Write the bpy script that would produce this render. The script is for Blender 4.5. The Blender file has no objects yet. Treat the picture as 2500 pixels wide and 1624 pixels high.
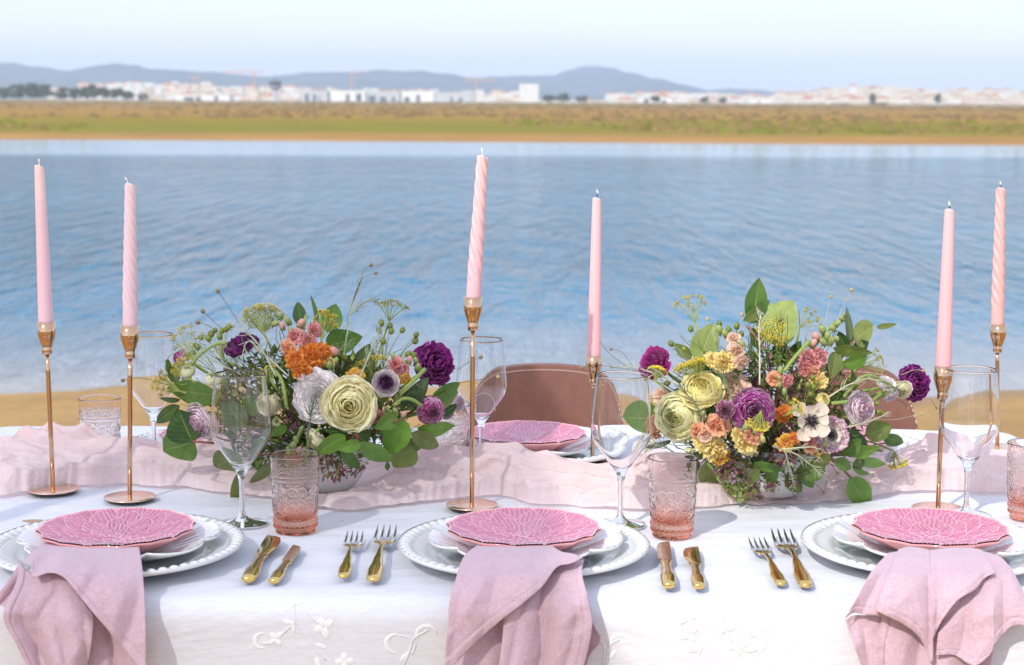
import bpy, math, random
from mathutils import Vector, Matrix, noise
sc = bpy.context.scene
C = sc.collection
PI = math.pi
rnd = random.Random(7)

# ------------------------------------------------------------------ camera
F = 4200.0                       # focal length in photo pixels (photo 2500 x 1624)
CAM = Vector((0, 0, 1.32))
PITCH = math.atan(567 / F); ROLL = math.radians(0.28)
FWD = Vector((0, math.cos(PITCH), -math.sin(PITCH)))
R0 = Vector((1, 0, 0)); U0 = Vector((0, math.sin(PITCH), math.cos(PITCH)))
RT = R0 * math.cos(ROLL) + U0 * math.sin(ROLL)
UP = U0 * math.cos(ROLL) - R0 * math.sin(ROLL)
cd = bpy.data.cameras.new('camera'); cam = bpy.data.objects.new('camera', cd); C.objects.link(cam)
cd.sensor_width = 36; cd.lens = F / 2500 * 36
cd.clip_start = 0.05; cd.clip_end = 60000
M3 = Matrix((RT, UP, -FWD)).transposed()
cam.matrix_world = Matrix.Translation(CAM) @ M3.to_4x4()
cd.dof.use_dof = True; cd.dof.focus_distance = 2.38; cd.dof.aperture_fstop = 9.0
sc.camera = cam

# ------------------------------------------------------------------ sky and sun
SUN_EL = math.radians(38); SUN_AZ = math.atan2(-0.5, -0.86)      # azimuth from +Y towards +X
SUN = Vector((math.cos(SUN_EL) * math.sin(SUN_AZ), math.cos(SUN_EL) * math.cos(SUN_AZ), math.sin(SUN_EL)))
world = bpy.data.worlds.new('World'); sc.world = world; world.use_nodes = True
wn = world.node_tree; wn.nodes.clear()
wo = wn.nodes.new('ShaderNodeOutputWorld'); wb = wn.nodes.new('ShaderNodeBackground')
sky = wn.nodes.new('ShaderNodeTexSky'); sky.sky_type = 'NISHITA'; sky.sun_disc = False
sky.sun_elevation = SUN_EL; sky.sun_rotation = SUN_AZ
sky.altitude = 0; sky.air_density = 1.0; sky.dust_density = 1.0; sky.ozone_density = 1.6
tc = wn.nodes.new('ShaderNodeTexCoord'); mp = wn.nodes.new('ShaderNodeMapping')
mp.inputs['Scale'].default_value = (3, 3, 16)
cn = wn.nodes.new('ShaderNodeTexNoise'); cn.inputs['Scale'].default_value = 2.2; cn.inputs['Detail'].default_value = 7
cr = wn.nodes.new('ShaderNodeMapRange'); cr.inputs[1].default_value = .42; cr.inputs[2].default_value = .75
cr.inputs[3].default_value = .62; cr.inputs[4].default_value = .92
cmix = wn.nodes.new('ShaderNodeMix'); cmix.data_type = 'RGBA'
cmix.inputs[7].default_value = (4.9, 5.1, 6.1, 1)
wn.links.new(tc.outputs['Generated'], mp.inputs[0]); wn.links.new(mp.outputs[0], cn.inputs['Vector'])
wn.links.new(cn.outputs['Fac'], cr.inputs[0]); wn.links.new(cr.outputs[0], cmix.inputs[0])
wn.links.new(sky.outputs[0], cmix.inputs[6]); wn.links.new(cmix.outputs[2], wb.inputs[0])
wb.inputs['Strength'].default_value = 0.15
wn.links.new(wb.outputs[0], wo.inputs[0])
sl = bpy.data.lights.new('sun', 'SUN'); sl.energy = 2.1; sl.angle = math.radians(0.53); sl.color = (1, .95, .87)
so = bpy.data.objects.new('sun', sl); C.objects.link(so)
so.rotation_euler = SUN.to_track_quat('Z', 'Y').to_euler(); so.location = SUN * 30
sc.view_settings.view_transform = 'Standard'; sc.view_settings.look = 'None'
sc.view_settings.exposure = 0.58; sc.view_settings.gamma = 1; sc.view_settings.use_curve_mapping = False
sc.render.engine = 'CYCLES'
cy = sc.cycles
cy.max_bounces = 14; cy.diffuse_bounces = 4; cy.glossy_bounces = 5; cy.transmission_bounces = 12
cy.transparent_max_bounces = 24; cy.volume_bounces = 1; cy.caustics_reflective = False; cy.caustics_refractive = True
cy.sample_clamp_indirect = 6; cy.use_denoising = True; cy.blur_glossy = 0.3

# ------------------------------------------------------------------ helpers
def ray(px, py):
    return FWD + RT * ((px - 1250) / F) - UP * ((py - 812) / F)
def atz(px, py, z):
    d = ray(px, py); return CAM + d * ((z - CAM.z) / d.z)
def aty(px, py, y):
    d = ray(px, py); return CAM + d * (y / d.y)
TZ = 0.75

def tag(o, label=None, cat=None, group=None, kind=None):
    if label: o['label'] = label
    if cat: o['category'] = cat
    if group: o['group'] = group
    if kind: o['kind'] = kind
    return o
def empty(name, loc=(0, 0, 0), rot=None, label=None, cat=None, group=None, kind=None):
    o = bpy.data.objects.new(name, None); C.objects.link(o)
    o.empty_display_size = .02
    if rot is not None:
        o.matrix_world = Matrix.Translation(loc) @ rot.to_4x4()
    else:
        o.location = loc
    return tag(o, label, cat, group, kind)
def copy_tree(o, parent=None):
    c = o.copy(); C.objects.link(c)
    if parent is not None: c.parent = parent
    for ch in o.children: copy_tree(ch, c)
    return c

class MB:
    def __init__(s): s.v = []; s.f = []; s.c = []; s.uv = []
    def vert(s, p, c=(1, 1, 1), uv=(0, 0)):
        s.v.append((p[0], p[1], p[2])); s.c.append(c); s.uv.append(uv); return len(s.v) - 1
    def grid(s, nu, nv, fn, wu=False, flip=False):
        b = len(s.v)
        for j in range(nv):
            for i in range(nu):
                r = fn(i, j)
                if len(r) == 2 and hasattr(r[0], '__len__'): s.vert(r[0], r[1], (i / max(1, nu - 1), j / max(1, nv - 1)))
                else: s.vert(r, (1, 1, 1), (i / max(1, nu - 1), j / max(1, nv - 1)))
        for j in range(nv - 1):
            for i in range(nu if wu else nu - 1):
                i2 = (i + 1) % nu
                q = (b + j * nu + i, b + j * nu + i2, b + (j + 1) * nu + i2, b + (j + 1) * nu + i)
                s.f.append(q[::-1] if flip else q)
        return b
    def box(s, a, b, col=(1, 1, 1)):
        x0, y0, z0 = a; x1, y1, z1 = b; k = len(s.v)
        for p in ((x0, y0, z0), (x1, y0, z0), (x1, y1, z0), (x0, y1, z0), (x0, y0, z1), (x1, y0, z1), (x1, y1, z1), (x0, y1, z1)): s.vert(p, col)
        for q in ((0, 3, 2, 1), (4, 5, 6, 7), (0, 1, 5, 4), (1, 2, 6, 5), (2, 3, 7, 6), (3, 0, 4, 7)): s.f.append(tuple(k + i for i in q))
    def tube(s, pts, rad, n=6, col=(1, 1, 1), cap=True):
        pts = [Vector(p) for p in pts]; m = len(pts)
        if not hasattr(rad, '__len__'): rad = [rad] * m
        t0 = (pts[1] - pts[0]).normalized()
        a = t0.orthogonal().normalized(); b0 = len(s.v)
        for i in range(m):
            t = (pts[min(i + 1, m - 1)] - pts[max(i - 1, 0)])
            t = t.normalized() if t.length > 1e-9 else t0
            a = (a - t * a.dot(t)); a = a.normalized() if a.length > 1e-6 else t.orthogonal().normalized()
            b = t.cross(a)
            for k in range(n):
                an = 2 * PI * k / n
                s.vert(pts[i] + (a * math.cos(an) + b * math.sin(an)) * rad[i], col)
        for i in range(m - 1):
            for k in range(n):
                k2 = (k + 1) % n
                s.f.append((b0 + i * n + k, b0 + i * n + k2, b0 + (i + 1) * n + k2, b0 + (i + 1) * n + k))
        if cap:
            s.f.append(tuple(b0 + k for k in range(n))[::-1]); s.f.append(tuple(b0 + (m - 1) * n + k for k in range(n)))
    def lathe(s, prof, n=32, c=(0, 0, 0), fn=None, cols=None, close=False):
        b = len(s.v); m = len(prof)
        for j, (r, z) in enumerate(prof):
            for i in range(n):
                a = 2 * PI * i / n; rr, zz = (fn(r, z, a) if fn else (r, z))
                s.vert((c[0] + rr * math.cos(a), c[1] + rr * math.sin(a), c[2] + zz), cols[j] if cols else (1, 1, 1), (i / n, j / max(1, m - 1)))
        for j in range(m - 1 if not close else m):
            j2 = (j + 1) % m
            for i in range(n):
                i2 = (i + 1) % n
                s.f.append((b + j * n + i, b + j * n + i2, b + j2 * n + i2, b + j2 * n + i))
    def ell(s, c, r, col=(1, 1, 1), nu=8, nv=5, ax=None):
        # ellipsoid; r = (rx, ry, rz); ax = 3x3 matrix
        c = Vector(c); b = len(s.v)
        for j in range(nv + 1):
            th = PI * j / nv
            for i in range(nu):
                ph = 2 * PI * i / nu
                p = Vector((r[0] * math.sin(th) * math.cos(ph), r[1] * math.sin(th) * math.sin(ph), r[2] * math.cos(th)))
                if ax is not None: p = ax @ p
                s.vert(c + p, col)
        for j in range(nv):
            for i in range(nu):
                i2 = (i + 1) % nu
                s.f.append((b + (j + 1) * nu + i, b + (j + 1) * nu + i2, b + j * nu + i2, b + j * nu + i))
    def mesh(s, name, mat, smooth=True, org=(0, 0, 0)):
        me = bpy.data.meshes.new(name)
        ox, oy, oz = org
        vs = s.v if (ox == 0 and oy == 0 and oz == 0) else [(x - ox, y - oy, z - oz) for x, y, z in s.v]
        me.from_pydata(vs, [], s.f)
        if smooth: me.polygons.foreach_set('use_smooth', [True] * len(me.polygons))
        a = me.color_attributes.new('Col', 'FLOAT_COLOR', 'POINT')
        fl = []
        for c in s.c: fl.extend((c[0], c[1], c[2], 1))
        a.data.foreach_set('color', fl)
        ul = me.uv_layers.new(name='UVMap')
        idx = [0] * len(me.loops); me.loops.foreach_get('vertex_index', idx)
        fu = []
        for i in idx: fu.extend(s.uv[i])
        ul.data.foreach_set('uv', fu)
        if mat: me.materials.append(mat)
        me.update(); return me
    def build(s, name, mat, parent=None, smooth=True, org=None):
        if org is None: org = tuple(parent.location) if parent is not None else (0, 0, 0)
        me = s.mesh(name, mat, smooth, org)
        o = bpy.data.objects.new(name, me); C.objects.link(o)
        if parent is not None: o.parent = parent
        else: o.location = org
        return o
def lerp(a, b, t): return a + (b - a) * t
def interp(x, tab):
    if x <= tab[0][0]: return tab[0][1]
    for (a, b), (c, d) in zip(tab, tab[1:]):
        if x <= c:
            t = (x - a) / (c - a); return b + (d - b) * t
    return tab[-1][1]
def sinterp(x, tab):
    if x <= tab[0][0]: return tab[0][1]
    for (a, b), (c, d) in zip(tab, tab[1:]):
        if x <= c:
            t = (x - a) / (c - a); t = t * t * (3 - 2 * t); return b + (d - b) * t
    return tab[-1][1]
def catmull(P, n):
    P = [Vector(p) for p in P]
    if len(P) == 2: return [P[0].lerp(P[1], i / (n - 1)) for i in range(n)]
    L = [0]
    for a, b in zip(P, P[1:]): L.append(L[-1] + max((b - a).length, 1e-9))
    out = []
    for i in range(n):
        s = L[-1] * i / (n - 1); k = 0
        while k < len(P) - 2 and s > L[k + 1]: k += 1
        t = (s - L[k]) / (L[k + 1] - L[k]); t = min(1, max(0, t))
        p1, p2 = P[k], P[k + 1]; p0 = P[k - 1] if k > 0 else p1 * 2 - p2; p3 = P[k + 2] if k + 2 < len(P) else p2 * 2 - p1
        out.append(.5 * ((2 * p1) + (p2 - p0) * t + (2 * p0 - 5 * p1 + 4 * p2 - p3) * t * t + (3 * p1 - p0 - 3 * p2 + p3) * t ** 3))
    return out

# ------------------------------------------------------------------ materials
class NT:
    def __init__(s, name):
        s.m = bpy.data.materials.new(name); s.m.use_nodes = True; s.t = s.m.node_tree; s.t.nodes.clear()
        s.out = s.n('ShaderNodeOutputMaterial')
    def n(s, typ, **kw):
        n = s.t.nodes.new(typ)
        for k, v in kw.items():
            if k.startswith('_'): setattr(n, k[1:], v)
            else:
                key = k.replace('__', ' ')
                n.inputs[int(key[1:]) if key[0] == 'i' and key[1:].isdigit() else key].default_value = v
        return n
    def l(s, a, b): s.t.links.new(a, b)
    def math(s, op, a, b=None, clamp=False):
        n = s.t.nodes.new('ShaderNodeMath'); n.operation = op; n.use_clamp = clamp
        for i, x in enumerate((a, b)):
            if x is None: continue
            if isinstance(x, (int, float)): n.inputs[i].default_value = x
            else: s.l(x, n.inputs[i])
        return n.outputs[0]
    def mix(s, f, a, b):
        n = s.t.nodes.new('ShaderNodeMix'); n.data_type = 'RGBA'
        for i, x in ((0, f), (6, a), (7, b)):
            if isinstance(x, (int, float)): n.inputs[i].default_value = x
            elif isinstance(x, tuple): n.inputs[i].default_value = (*x, 1)
            else: s.l(x, n.inputs[i])
        return n.outputs[2]
    def noise(s, scale, detail=3, rough=.5, mapscale=None, vec='Object', out='Fac', dist=0):
        t = s.n('ShaderNodeTexNoise'); t.inputs['Scale'].default_value = scale; t.inputs['Detail'].default_value = detail
        t.inputs['Roughness'].default_value = rough; t.inputs['Distortion'].default_value = dist
        c = s.n('ShaderNodeTexCoord')
        if mapscale:
            m = s.n('ShaderNodeMapping'); m.inputs['Scale'].default_value = mapscale
            s.l(c.outputs[vec], m.inputs[0]); s.l(m.outputs[0], t.inputs['Vector'])
        else: s.l(c.outputs[vec], t.inputs['Vector'])
        return t.outputs[out]
    def rng(s, x, a, b, c=0., d=1.):
        n = s.n('ShaderNodeMapRange'); s.l(x, n.inputs[0])
        for i, v in enumerate((a, b, c, d)): n.inputs[i + 1].default_value = v
        return n.outputs[0]
    def bump(s, h, strength, dist):
        b = s.n('ShaderNodeBump'); b.inputs['Strength'].default_value = strength; b.inputs['Distance'].default_value = dist
        s.l(h, b.inputs['Height']); return b.outputs[0]

def simple(name, col=(1, 1, 1), rough=.5, vcol=False, metal=0, transl=0, tcol=None, var=0, vscale=40, bump=None, spec=.5, coat=0, sheen=0):
    t = NT(name); p = t.n('ShaderNodeBsdfPrincipled'); p.inputs['Roughness'].default_value = rough
    p.inputs['Metallic'].default_value = metal; p.inputs['Specular IOR Level'].default_value = spec
    p.inputs['Coat Weight'].default_value = coat; p.inputs['Coat Roughness'].default_value = .05
    p.inputs['Sheen Weight'].default_value = sheen
    if vcol:
        a = t.n('ShaderNodeVertexColor', _layer_name='Col'); c = a.outputs[0]
        if col != (1, 1, 1):
            mm = t.n('ShaderNodeMix', _data_type='RGBA', _blend_type='MULTIPLY'); mm.inputs[0].default_value = 1
            t.l(c, mm.inputs[6]); mm.inputs[7].default_value = (*col, 1); c = mm.outputs[2]
    else:
        rg = t.n('ShaderNodeRGB'); rg.outputs[0].default_value = (*col, 1); c = rg.outputs[0]
    if var:
        nz = t.noise(vscale, 4, .6); hs = t.n('ShaderNodeHueSaturation'); t.l(c, hs.inputs['Color'])
        t.l(t.rng(nz, .3, .7, 1 - var, 1 + var), hs.inputs['Value']); c = hs.outputs[0]
    t.l(c, p.inputs['Base Color'])
    if bump:
        bn = t.noise(bump[0], 4, .6, mapscale=bump[3] if len(bump) > 3 else None); b = t.bump(bn, bump[1], bump[2]); t.l(b, p.inputs['Normal'])
    if transl:
        tr = t.n('ShaderNodeBsdfTranslucent'); t.l(c, tr.inputs[0]) if tcol is None else None
        if tcol: tr.inputs[0].default_value = (*tcol, 1)
        mx = t.n('ShaderNodeMixShader'); mx.inputs[0].default_value = transl
        t.l(p.outputs[0], mx.inputs[1]); t.l(tr.outputs[0], mx.inputs[2]); t.l(mx.outputs[0], t.out.inputs[0])
    else: t.l(p.outputs[0], t.out.inputs[0])
    return t.m
# ================================================================== SETTING
WZ = -1.0                                   # water level
def gz(y, x=0):                             # beach height
    return sinterp(y, [(5.5, 0), (17, -1.25), (21, -1.6)])
def mat_sand():
    t = NT('sand'); p = t.n('ShaderNodeBsdfPrincipled', Roughness=.9)
    n1 = t.noise(1.3, 6, .65, mapscale=(1, .45, 1)); n2 = t.noise(30, 4, .7)
    c = t.mix(t.rng(n1, .35, .7), (.74, .45, .15), (.52, .30, .10))
    c = t.mix(t.rng(n2, .4, .75, 0, .5), c, (.25, .16, .08))
    g = t.n('ShaderNodeNewGeometry'); sp = t.n('ShaderNodeSeparateXYZ'); t.l(g.outputs['Position'], sp.inputs[0])
    c = t.mix(t.rng(t.noise(2.2, 5, .7, mapscale=(1, .5, 1)), .62, .70, 0, .75), c, (.13, .085, .04))
    wet = t.rng(sp.outputs[2], -1.15, -.72, 1, 0); t.l(t.mix(wet, c, (.30, .235, .17)), p.inputs['Base Color'])
    t.l(t.bump(t.noise(9, 8, .75), .7, .12), p.inputs['Normal']); t.l(p.outputs[0], t.out.inputs[0]); return t.m
m = MB(); ys = [-14, -6, 0, 3, 4.5] + [5 + .25 * i for i in range(61)]
xs = [-160 + 4 * i for i in range(38)] + [-8 + .25 * i for i in range(65)] + [12 + 4 * i for i in range(38)]
def sandf(i, j):
    x, y = xs[i], ys[j]
    return (x, y, gz(y + .9 * noise.noise((x * .22, 0, 3)) + .3 * noise.noise((x * .9, 1, 3))) + .035 * noise.fractal((x * .9, y * .9, 0), 1, 2, 4))
m.grid(len(xs), len(ys), sandf)
tag(m.build('beach_sand', mat_sand()), 'ochre sand beach sloping down to the lagoon behind the table', kind='structure')

# scrub bank added behind the camera for a dark band in glass and metal
m = MB()
def bank_pt(i, j):
    x = -90 + 180 * i / 70; y = -13 - 3.2 * j; k = math.sin(PI / 2 * min(1, j / 5)) * (1 if j < 9 else max(0, (12 - j) / 3))
    return (x, y, -.02 + k * (1.7 + .9 * noise.noise((x * .06, y * .05, 3)) + .5 * noise.noise((x * .3, y * .3, 3))))
m.grid(71, 13, bank_pt)
tag(m.build('added_scrub_bank', simple('added_bank_scrub', (.10, .105, .045), rough=.95, var=.4, vscale=1.2)), 'added low scrub bank behind the camera, mirrored dark in metal and glass', kind='structure')

def mat_water():
    t = NT('lagoon_water'); p = t.n('ShaderNodeBsdfPrincipled', Roughness=.06, IOR=1.33)
    g = t.n('ShaderNodeNewGeometry'); sp = t.n('ShaderNodeSeparateXYZ'); t.l(g.outputs['Position'], sp.inputs[0])
    y = t.math('ADD', sp.outputs[1], t.math('MULTIPLY', t.math('SUBTRACT', t.noise(.25, 4, .6, mapscale=(.5, 1, 1)), .5), 6.0))
    deep = t.mix(t.rng(t.noise(.09, 4, .6, mapscale=(.35, 1, 1)), .35, .65), (.015, .15, .26), (.04, .22, .37))
    sh = t.rng(y, 13.2, 18.5, 1, 0)
    c = t.mix(t.math('MULTIPLY', sh, .85), deep, (.42, .36, .31)); t.l(c, p.inputs['Base Color'])
    w1 = t.noise(1.0, 5, .62, mapscale=(2.6, 2.2, 1), dist=.8); w2 = t.noise(1.0, 3, .6, mapscale=(2.6, .46, 1), dist=.5); w4 = t.noise(1.0, 3, .5, mapscale=(.45, .22, 1))
    w3 = t.noise(4.2, 3, .6, mapscale=(1.0, 1.0, 1))
    h = t.math('ADD', t.math('ADD', t.math('ADD', t.math('MULTIPLY', w1, .42), t.math('MULTIPLY', w4, .8)), t.math('MULTIPLY', w2, 2.3)), t.math('MULTIPLY', w3, .10))
    b = t.n('ShaderNodeBump'); b.inputs['Distance'].default_value = .62; t.l(h, b.inputs['Height'])
    calm = t.math('MULTIPLY', t.rng(y, 14, 24, .30, 1), t.rng(t.math('ADD', sp.outputs[1], t.math('MULTIPLY', t.noise(.05, 3, .6, mapscale=(.25, 1, 1)), 24)), 80, 88, 1, .10))
    t.l(calm, b.inputs['Strength'])
    t.l(b.outputs[0], p.inputs['Normal']); t.l(p.outputs[0], t.out.inputs[0]); return t.m
m = MB(); m.grid(9, 9, lambda i, j: (-400 + 100 * i, 12 + 12 * j, WZ))
tag(m.build('lagoon_water', mat_water(), smooth=False), 'rippled blue lagoon water between the beach and the marsh', kind='structure')

def mat_marsh():
    t = NT('marsh'); p = t.n('ShaderNodeBsdfPrincipled', Roughness=.95, **{'Specular IOR Level': .1})
    g = t.n('ShaderNodeNewGeometry'); sp = t.n('ShaderNodeSeparateXYZ'); t.l(g.outputs['Position'], sp.inputs[0])
    n1 = t.noise(.03, 5, .65, mapscale=(.28, 1, 1)); lg = t.math('LOGARITHM', sp.outputs[1], 10.0)
    v = t.math('ADD', lg, t.math('MULTIPLY', t.math('SUBTRACT', n1, .5), .30))
    r = t.n('ShaderNodeValToRGB'); t.l(t.rng(v, 1.95, 3.2), r.inputs[0])
    E = r.color_ramp.elements; st = [(0.0, (.50, .29, .11)), (.06, (.46, .25, .08)), (.09, (.32, .24, .04)), (.13, (.25, .235, .025)), (.21, (.31, .235, .03)),
        (.28, (.42, .25, .055)), (.42, (.40, .235, .07)), (.60, (.38, .24, .09)), (.72, (.25, .20, .07)), (.84, (.40, .31, .18)), (1, (.34, .30, .19))]
    while len(E) < len(st): E.new(.5)
    for e, (a, c) in zip(E, st): e.position = a; e.color = (*c, 1)
    n2 = t.noise(.35, 5, .7, mapscale=(.35, 1, 1)); c = t.mix(t.rng(n2, .35, .72, 0, .5), r.outputs[0], (.14, .10, .04))
    t.l(c, p.inputs['Base Color']); t.l(p.outputs[0], t.out.inputs[0]); return t.m
m = MB(); ys = [92.5 * (1.052 ** i) for i in range(94)]
def marshf(i, j):
    y = ys[j]; x = (-1 + 2 * i / 80) * (140 + y * .75)
    if j == 0: y += 2.5 * noise.noise((x * .035, 0, 5)) + 1.0 * noise.noise((x * .2, 0, 5))
    z = WZ - .3 if j == 0 else WZ + .05 + .10 * noise.noise((x * .02, y * .05, 0)) + min(.25, (y - 96) * .004)
    return (x, y, z)
m.grid(81, len(ys), marshf)
tag(m.build('marsh_ground', mat_marsh()), 'flat salt marsh beyond the lagoon in bands of green, olive and brown', kind='structure')

# low scrub on the marsh, nobody could count it
m = MB(); r2 = random.Random(3)
for k in range(5200):
    y = 118 * (12 ** r2.random()); x = (r2.random() * 2 - 1) * (8 + y * .36)
    if noise.noise((x * .02, y * .02, 9)) < -.05: continue
    h = r2.uniform(.12, .45) * (1 + y / 700); w = h * r2.uniform(1.2, 3.2)
    g = r2.random(); col = (lerp(.17, .26, g), lerp(.17, .17, g), lerp(.03, .07, g)) if y < 170 else (lerp(.16, .28, g), lerp(.13, .17, g), lerp(.055, .08, g))
    b = len(m.v); n = 5
    for i in range(n):
        a = 2 * PI * i / n + k; m.vert((x + w * math.cos(a), y + w * math.sin(a) * .7, WZ + .1), col)
    m.vert((x + r2.uniform(-.2, .2) * w, y, WZ + .25 + h), tuple(c * 1.15 for c in col))
    for i in range(n): m.f.append((b + i, b + (i + 1) % n, b + n))
tag(m.build('marsh_scrub', simple('scrub', vcol=True, rough=.95, spec=.1, var=.3, vscale=2)), 'low brown and green scrub dotted over the marsh', kind='stuff')

# hills
def hill(name, D, prof, col, label, ph, x0, x1):
    t = NT(name); p = t.n('ShaderNodeBsdfPrincipled', Roughness=1.0, **{'Specular IOR Level': 0.})
    nz = t.noise(.0022, 6, .65); t.l(t.mix(t.rng(nz, .4, .65), col, tuple(c * 1.7 for c in col)), p.inputs['Base Color']); t.l(p.outputs[0], t.out.inputs[0])
    m = MB(); n = 340; rows = 9
    def f(i, j):
        px = lerp(x0, x1, i / (n - 1)); py = sinterp(px, prof); top = aty(px, py, D)
        zt = max(5, top.z + 6 * noise.noise((px * .02, ph, 0)) + 2.5 * noise.noise((px * .09, ph, 0)))
        if j < rows - 2:
            s = j / (rows - 3); q = s ** .8
            return (top.x + 60 * noise.noise((px * .015, s * 3, ph)) * (1 - s), D - 1700 * (1 - s), WZ + (zt - WZ) * (q + .12 * noise.noise((px * .02, s * 4, ph + 2)) * math.sin(PI * s)))
        return (top.x, D + 900 * (j - rows + 3), zt * (.5 if j == rows - 2 else 0) - 2)
    m.grid(n, rows, f)
    tag(m.build(name, t.m), label, kind='structure')
hill('hills', 6800, [(-1600, 215), (-1200, 190), (-800, 176), (-500, 182), (-200, 150), (30, 155), (90, 162), (150, 172), (200, 172), (235, 162), (280, 155), (330, 160), (370, 168), (450, 172), (520, 176), (580, 182), (640, 188), (700, 183), (760, 176), (850, 176), (900, 173), (960, 172), (1020, 174), (1100, 180), (1150, 190), (1250, 200), (1400, 222), (1700, 250)],
     (.085, .10, .105), 'blue hazy hill ridge behind the town on the left', 1, -1600, 1700)
hill('hills', 7600, [(900, 240), (1050, 205), (1150, 190), (1200, 187), (1290, 186), (1350, 184), (1385, 172), (1420, 163), (1460, 161), (1490, 165), (1530, 176), (1600, 192), (1660, 205), (1710, 220), (1760, 219), (1790, 217), (1840, 218), (1890, 227), (2000, 244), (2100, 260)],
     (.075, .09, .105), 'single rounded blue hill rising right of the white tower block', 4, 900, 2100)

# ---- town
TOWNG = 'pale buildings of the town across the marsh'
CW = {'white': (.82, .80, .77), 'cream': (.78, .70, .58), 'pale pink': (.74, .58, .50), 'sandy': (.66, .56, .42), 'grey': (.55, .56, .58)}
MW = {k: simple('town_' + k.replace(' ', '_'), v, rough=.85, var=.06, vscale=.2) for k, v in CW.items()}
m_win = simple('town_window', (.12, .14, .17), rough=.2); m_roofr = simple('town_roof_tile', (.48, .24, .15), rough=.9); m_roofg = simple('town_roof_flat', (.50, .48, .45), rough=.9)
m_dark = simple('town_dark_metal', (.07, .08, .10), rough=.5)
def building(px0, px1, pyt, D, colname, label, group=TOWNG, roof=None, win=True, name='town_building', deep=None):
    a = aty(px0, pyt, D); b = aty(px1, pyt, D); w = b.x - a.x; h = a.z - WZ
    if h < 2: return None
    dp = deep or max(8, w * .7)
    e = empty(name, ((a.x + b.x) / 2, D + dp / 2, WZ), label=label, cat='building', group=group)
    m = MB(); m.box((a.x, D, WZ), (b.x, D + dp, a.z)); m.build('wall', MW[colname], e, smooth=False)
    m = MB()
    if roof == 'tile':
        rh = min(2.6, w * .22); k = len(m.v)
        for p in ((a.x - .4, D - .4, a.z + .01), (b.x + .4, D - .4, a.z + .01), (b.x + .4, D + dp + .4, a.z + .01), (a.x - .4, D + dp + .4, a.z + .01), (a.x + w * .2, D + dp / 2, a.z + rh), (b.x - w * .2, D + dp / 2, a.z + rh)): m.vert(p)
        for q in ((0, 1, 5, 4), (1, 2, 5), (2, 3, 4, 5), (3, 0, 4), (0, 3, 2, 1)): m.f.append(tuple(k + i for i in q))
        m.build('roof', m_roofr, e, smooth=False)
    else:
        m.box((a.x - .2, D - .2, a.z), (b.x + .2, D + dp + .2, a.z + .45)); m.build('roof', m_roofg if rnd.random() < .4 else MW[colname], e, smooth=False)
    if win:
        nf = max(1, min(7, int(h / 3.2))); m = MB(); nw = max(2, int(w / 3.4))
        for f in range(nf):
            z = WZ + 1.1 + f * (h - 1) / nf
            for q in range(nw):
                if rnd.random() < .12: continue
                x = a.x + (q + .5) * w / nw; m.box((x - .55, D - .08, z), (x + .55, D + .05, z + 1.35))
        o = m.build('window_rows', m_win, e, smooth=False); o['kind'] = 'stuff'
    return e
top_prof = [(100, 214), (200, 206), (300, 203), (380, 202), (470, 200), (560, 208), (640, 210), (720, 216), (900, 216), (1100, 220), (1260, 224), (1330, 236), (1470, 232), (1500, 226), (1620, 224), (1720, 222), (1800, 232), (1900, 226), (2000, 218), (2080, 212), (2140, 210), (2200, 214), (2300, 218), (2380, 222), (2420, 218), (2520, 218)]
kinds = [('white', None), ('white', None), ('cream', None), ('cream', 'tile'), ('pale pink', None), ('white', 'tile'), ('sandy', None)]
rt = random.Random(21)
for row, D in enumerate((2500, 2250, 2050, 1900)):
    px = 110
    while px < 2530:
        w = rt.uniform(11, 34) * (1.2 if row > 1 else 1)
        if (px < 300 and row > 1) or (1270 < px < 1470 and row < 3) or (700 < px < 1200 and rt.random() < .45): px += w; continue
        hgt = interp(px, top_prof); base = 242 + 14 * (px / 2500)
        f = [1.0, .8, .55, .3][row]; top = base - (base - hgt) * f * rt.uniform(.78, 1.08)
        cn_, rf = rt.choice(kinds)
        if px > 1900 and rt.random() < .5: cn_ = 'cream'
        zone = 'at the left end of the town, near the dark trees' if px < 560 else 'between the control tower and the white block' if px < 1270 else 'below the rounded hill' if px < 1800 else 'on the rising right end of the town'
        ZN = [(240, 'above the dark trees at the left edge'), (400, 'just right of the dark trees'), (560, 'near the leftmost orange crane'), (700, 'around the dark control tower'), (860, 'behind the first grey hangar'), (1030, 'behind the white terminal hall'), (1270, 'between the terminal and the white block'), (1400, 'right of the white tower block'), (1600, 'under the foot of the rounded hill'), (1800, 'where the hill runs out'), (1980, 'left of the highest part of the town'), (2140, 'at the highest part of the town'), (2320, 'right of the highest part of the town'), (2600, 'at the right edge of the frame')]
        zone = next(z for lim, z in ZN if px < lim)
        label = ('wide ' if w > 27 else '') + ('low ' if f < .6 else 'tall ') + cn_ + (' red-roofed building ' if rf else ' flat-roofed building ') + zone
        building(px, px + w, top, D + rt.uniform(-50, 50), cn_, label, group=label[:60], roof=rf)
        px += w * rt.uniform(.85, 1.25)
building(1268, 1315, 206, 1800, 'white', 'lone tall white tower block standing left of the rounded hill', group=None, name='tower_block')
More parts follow.
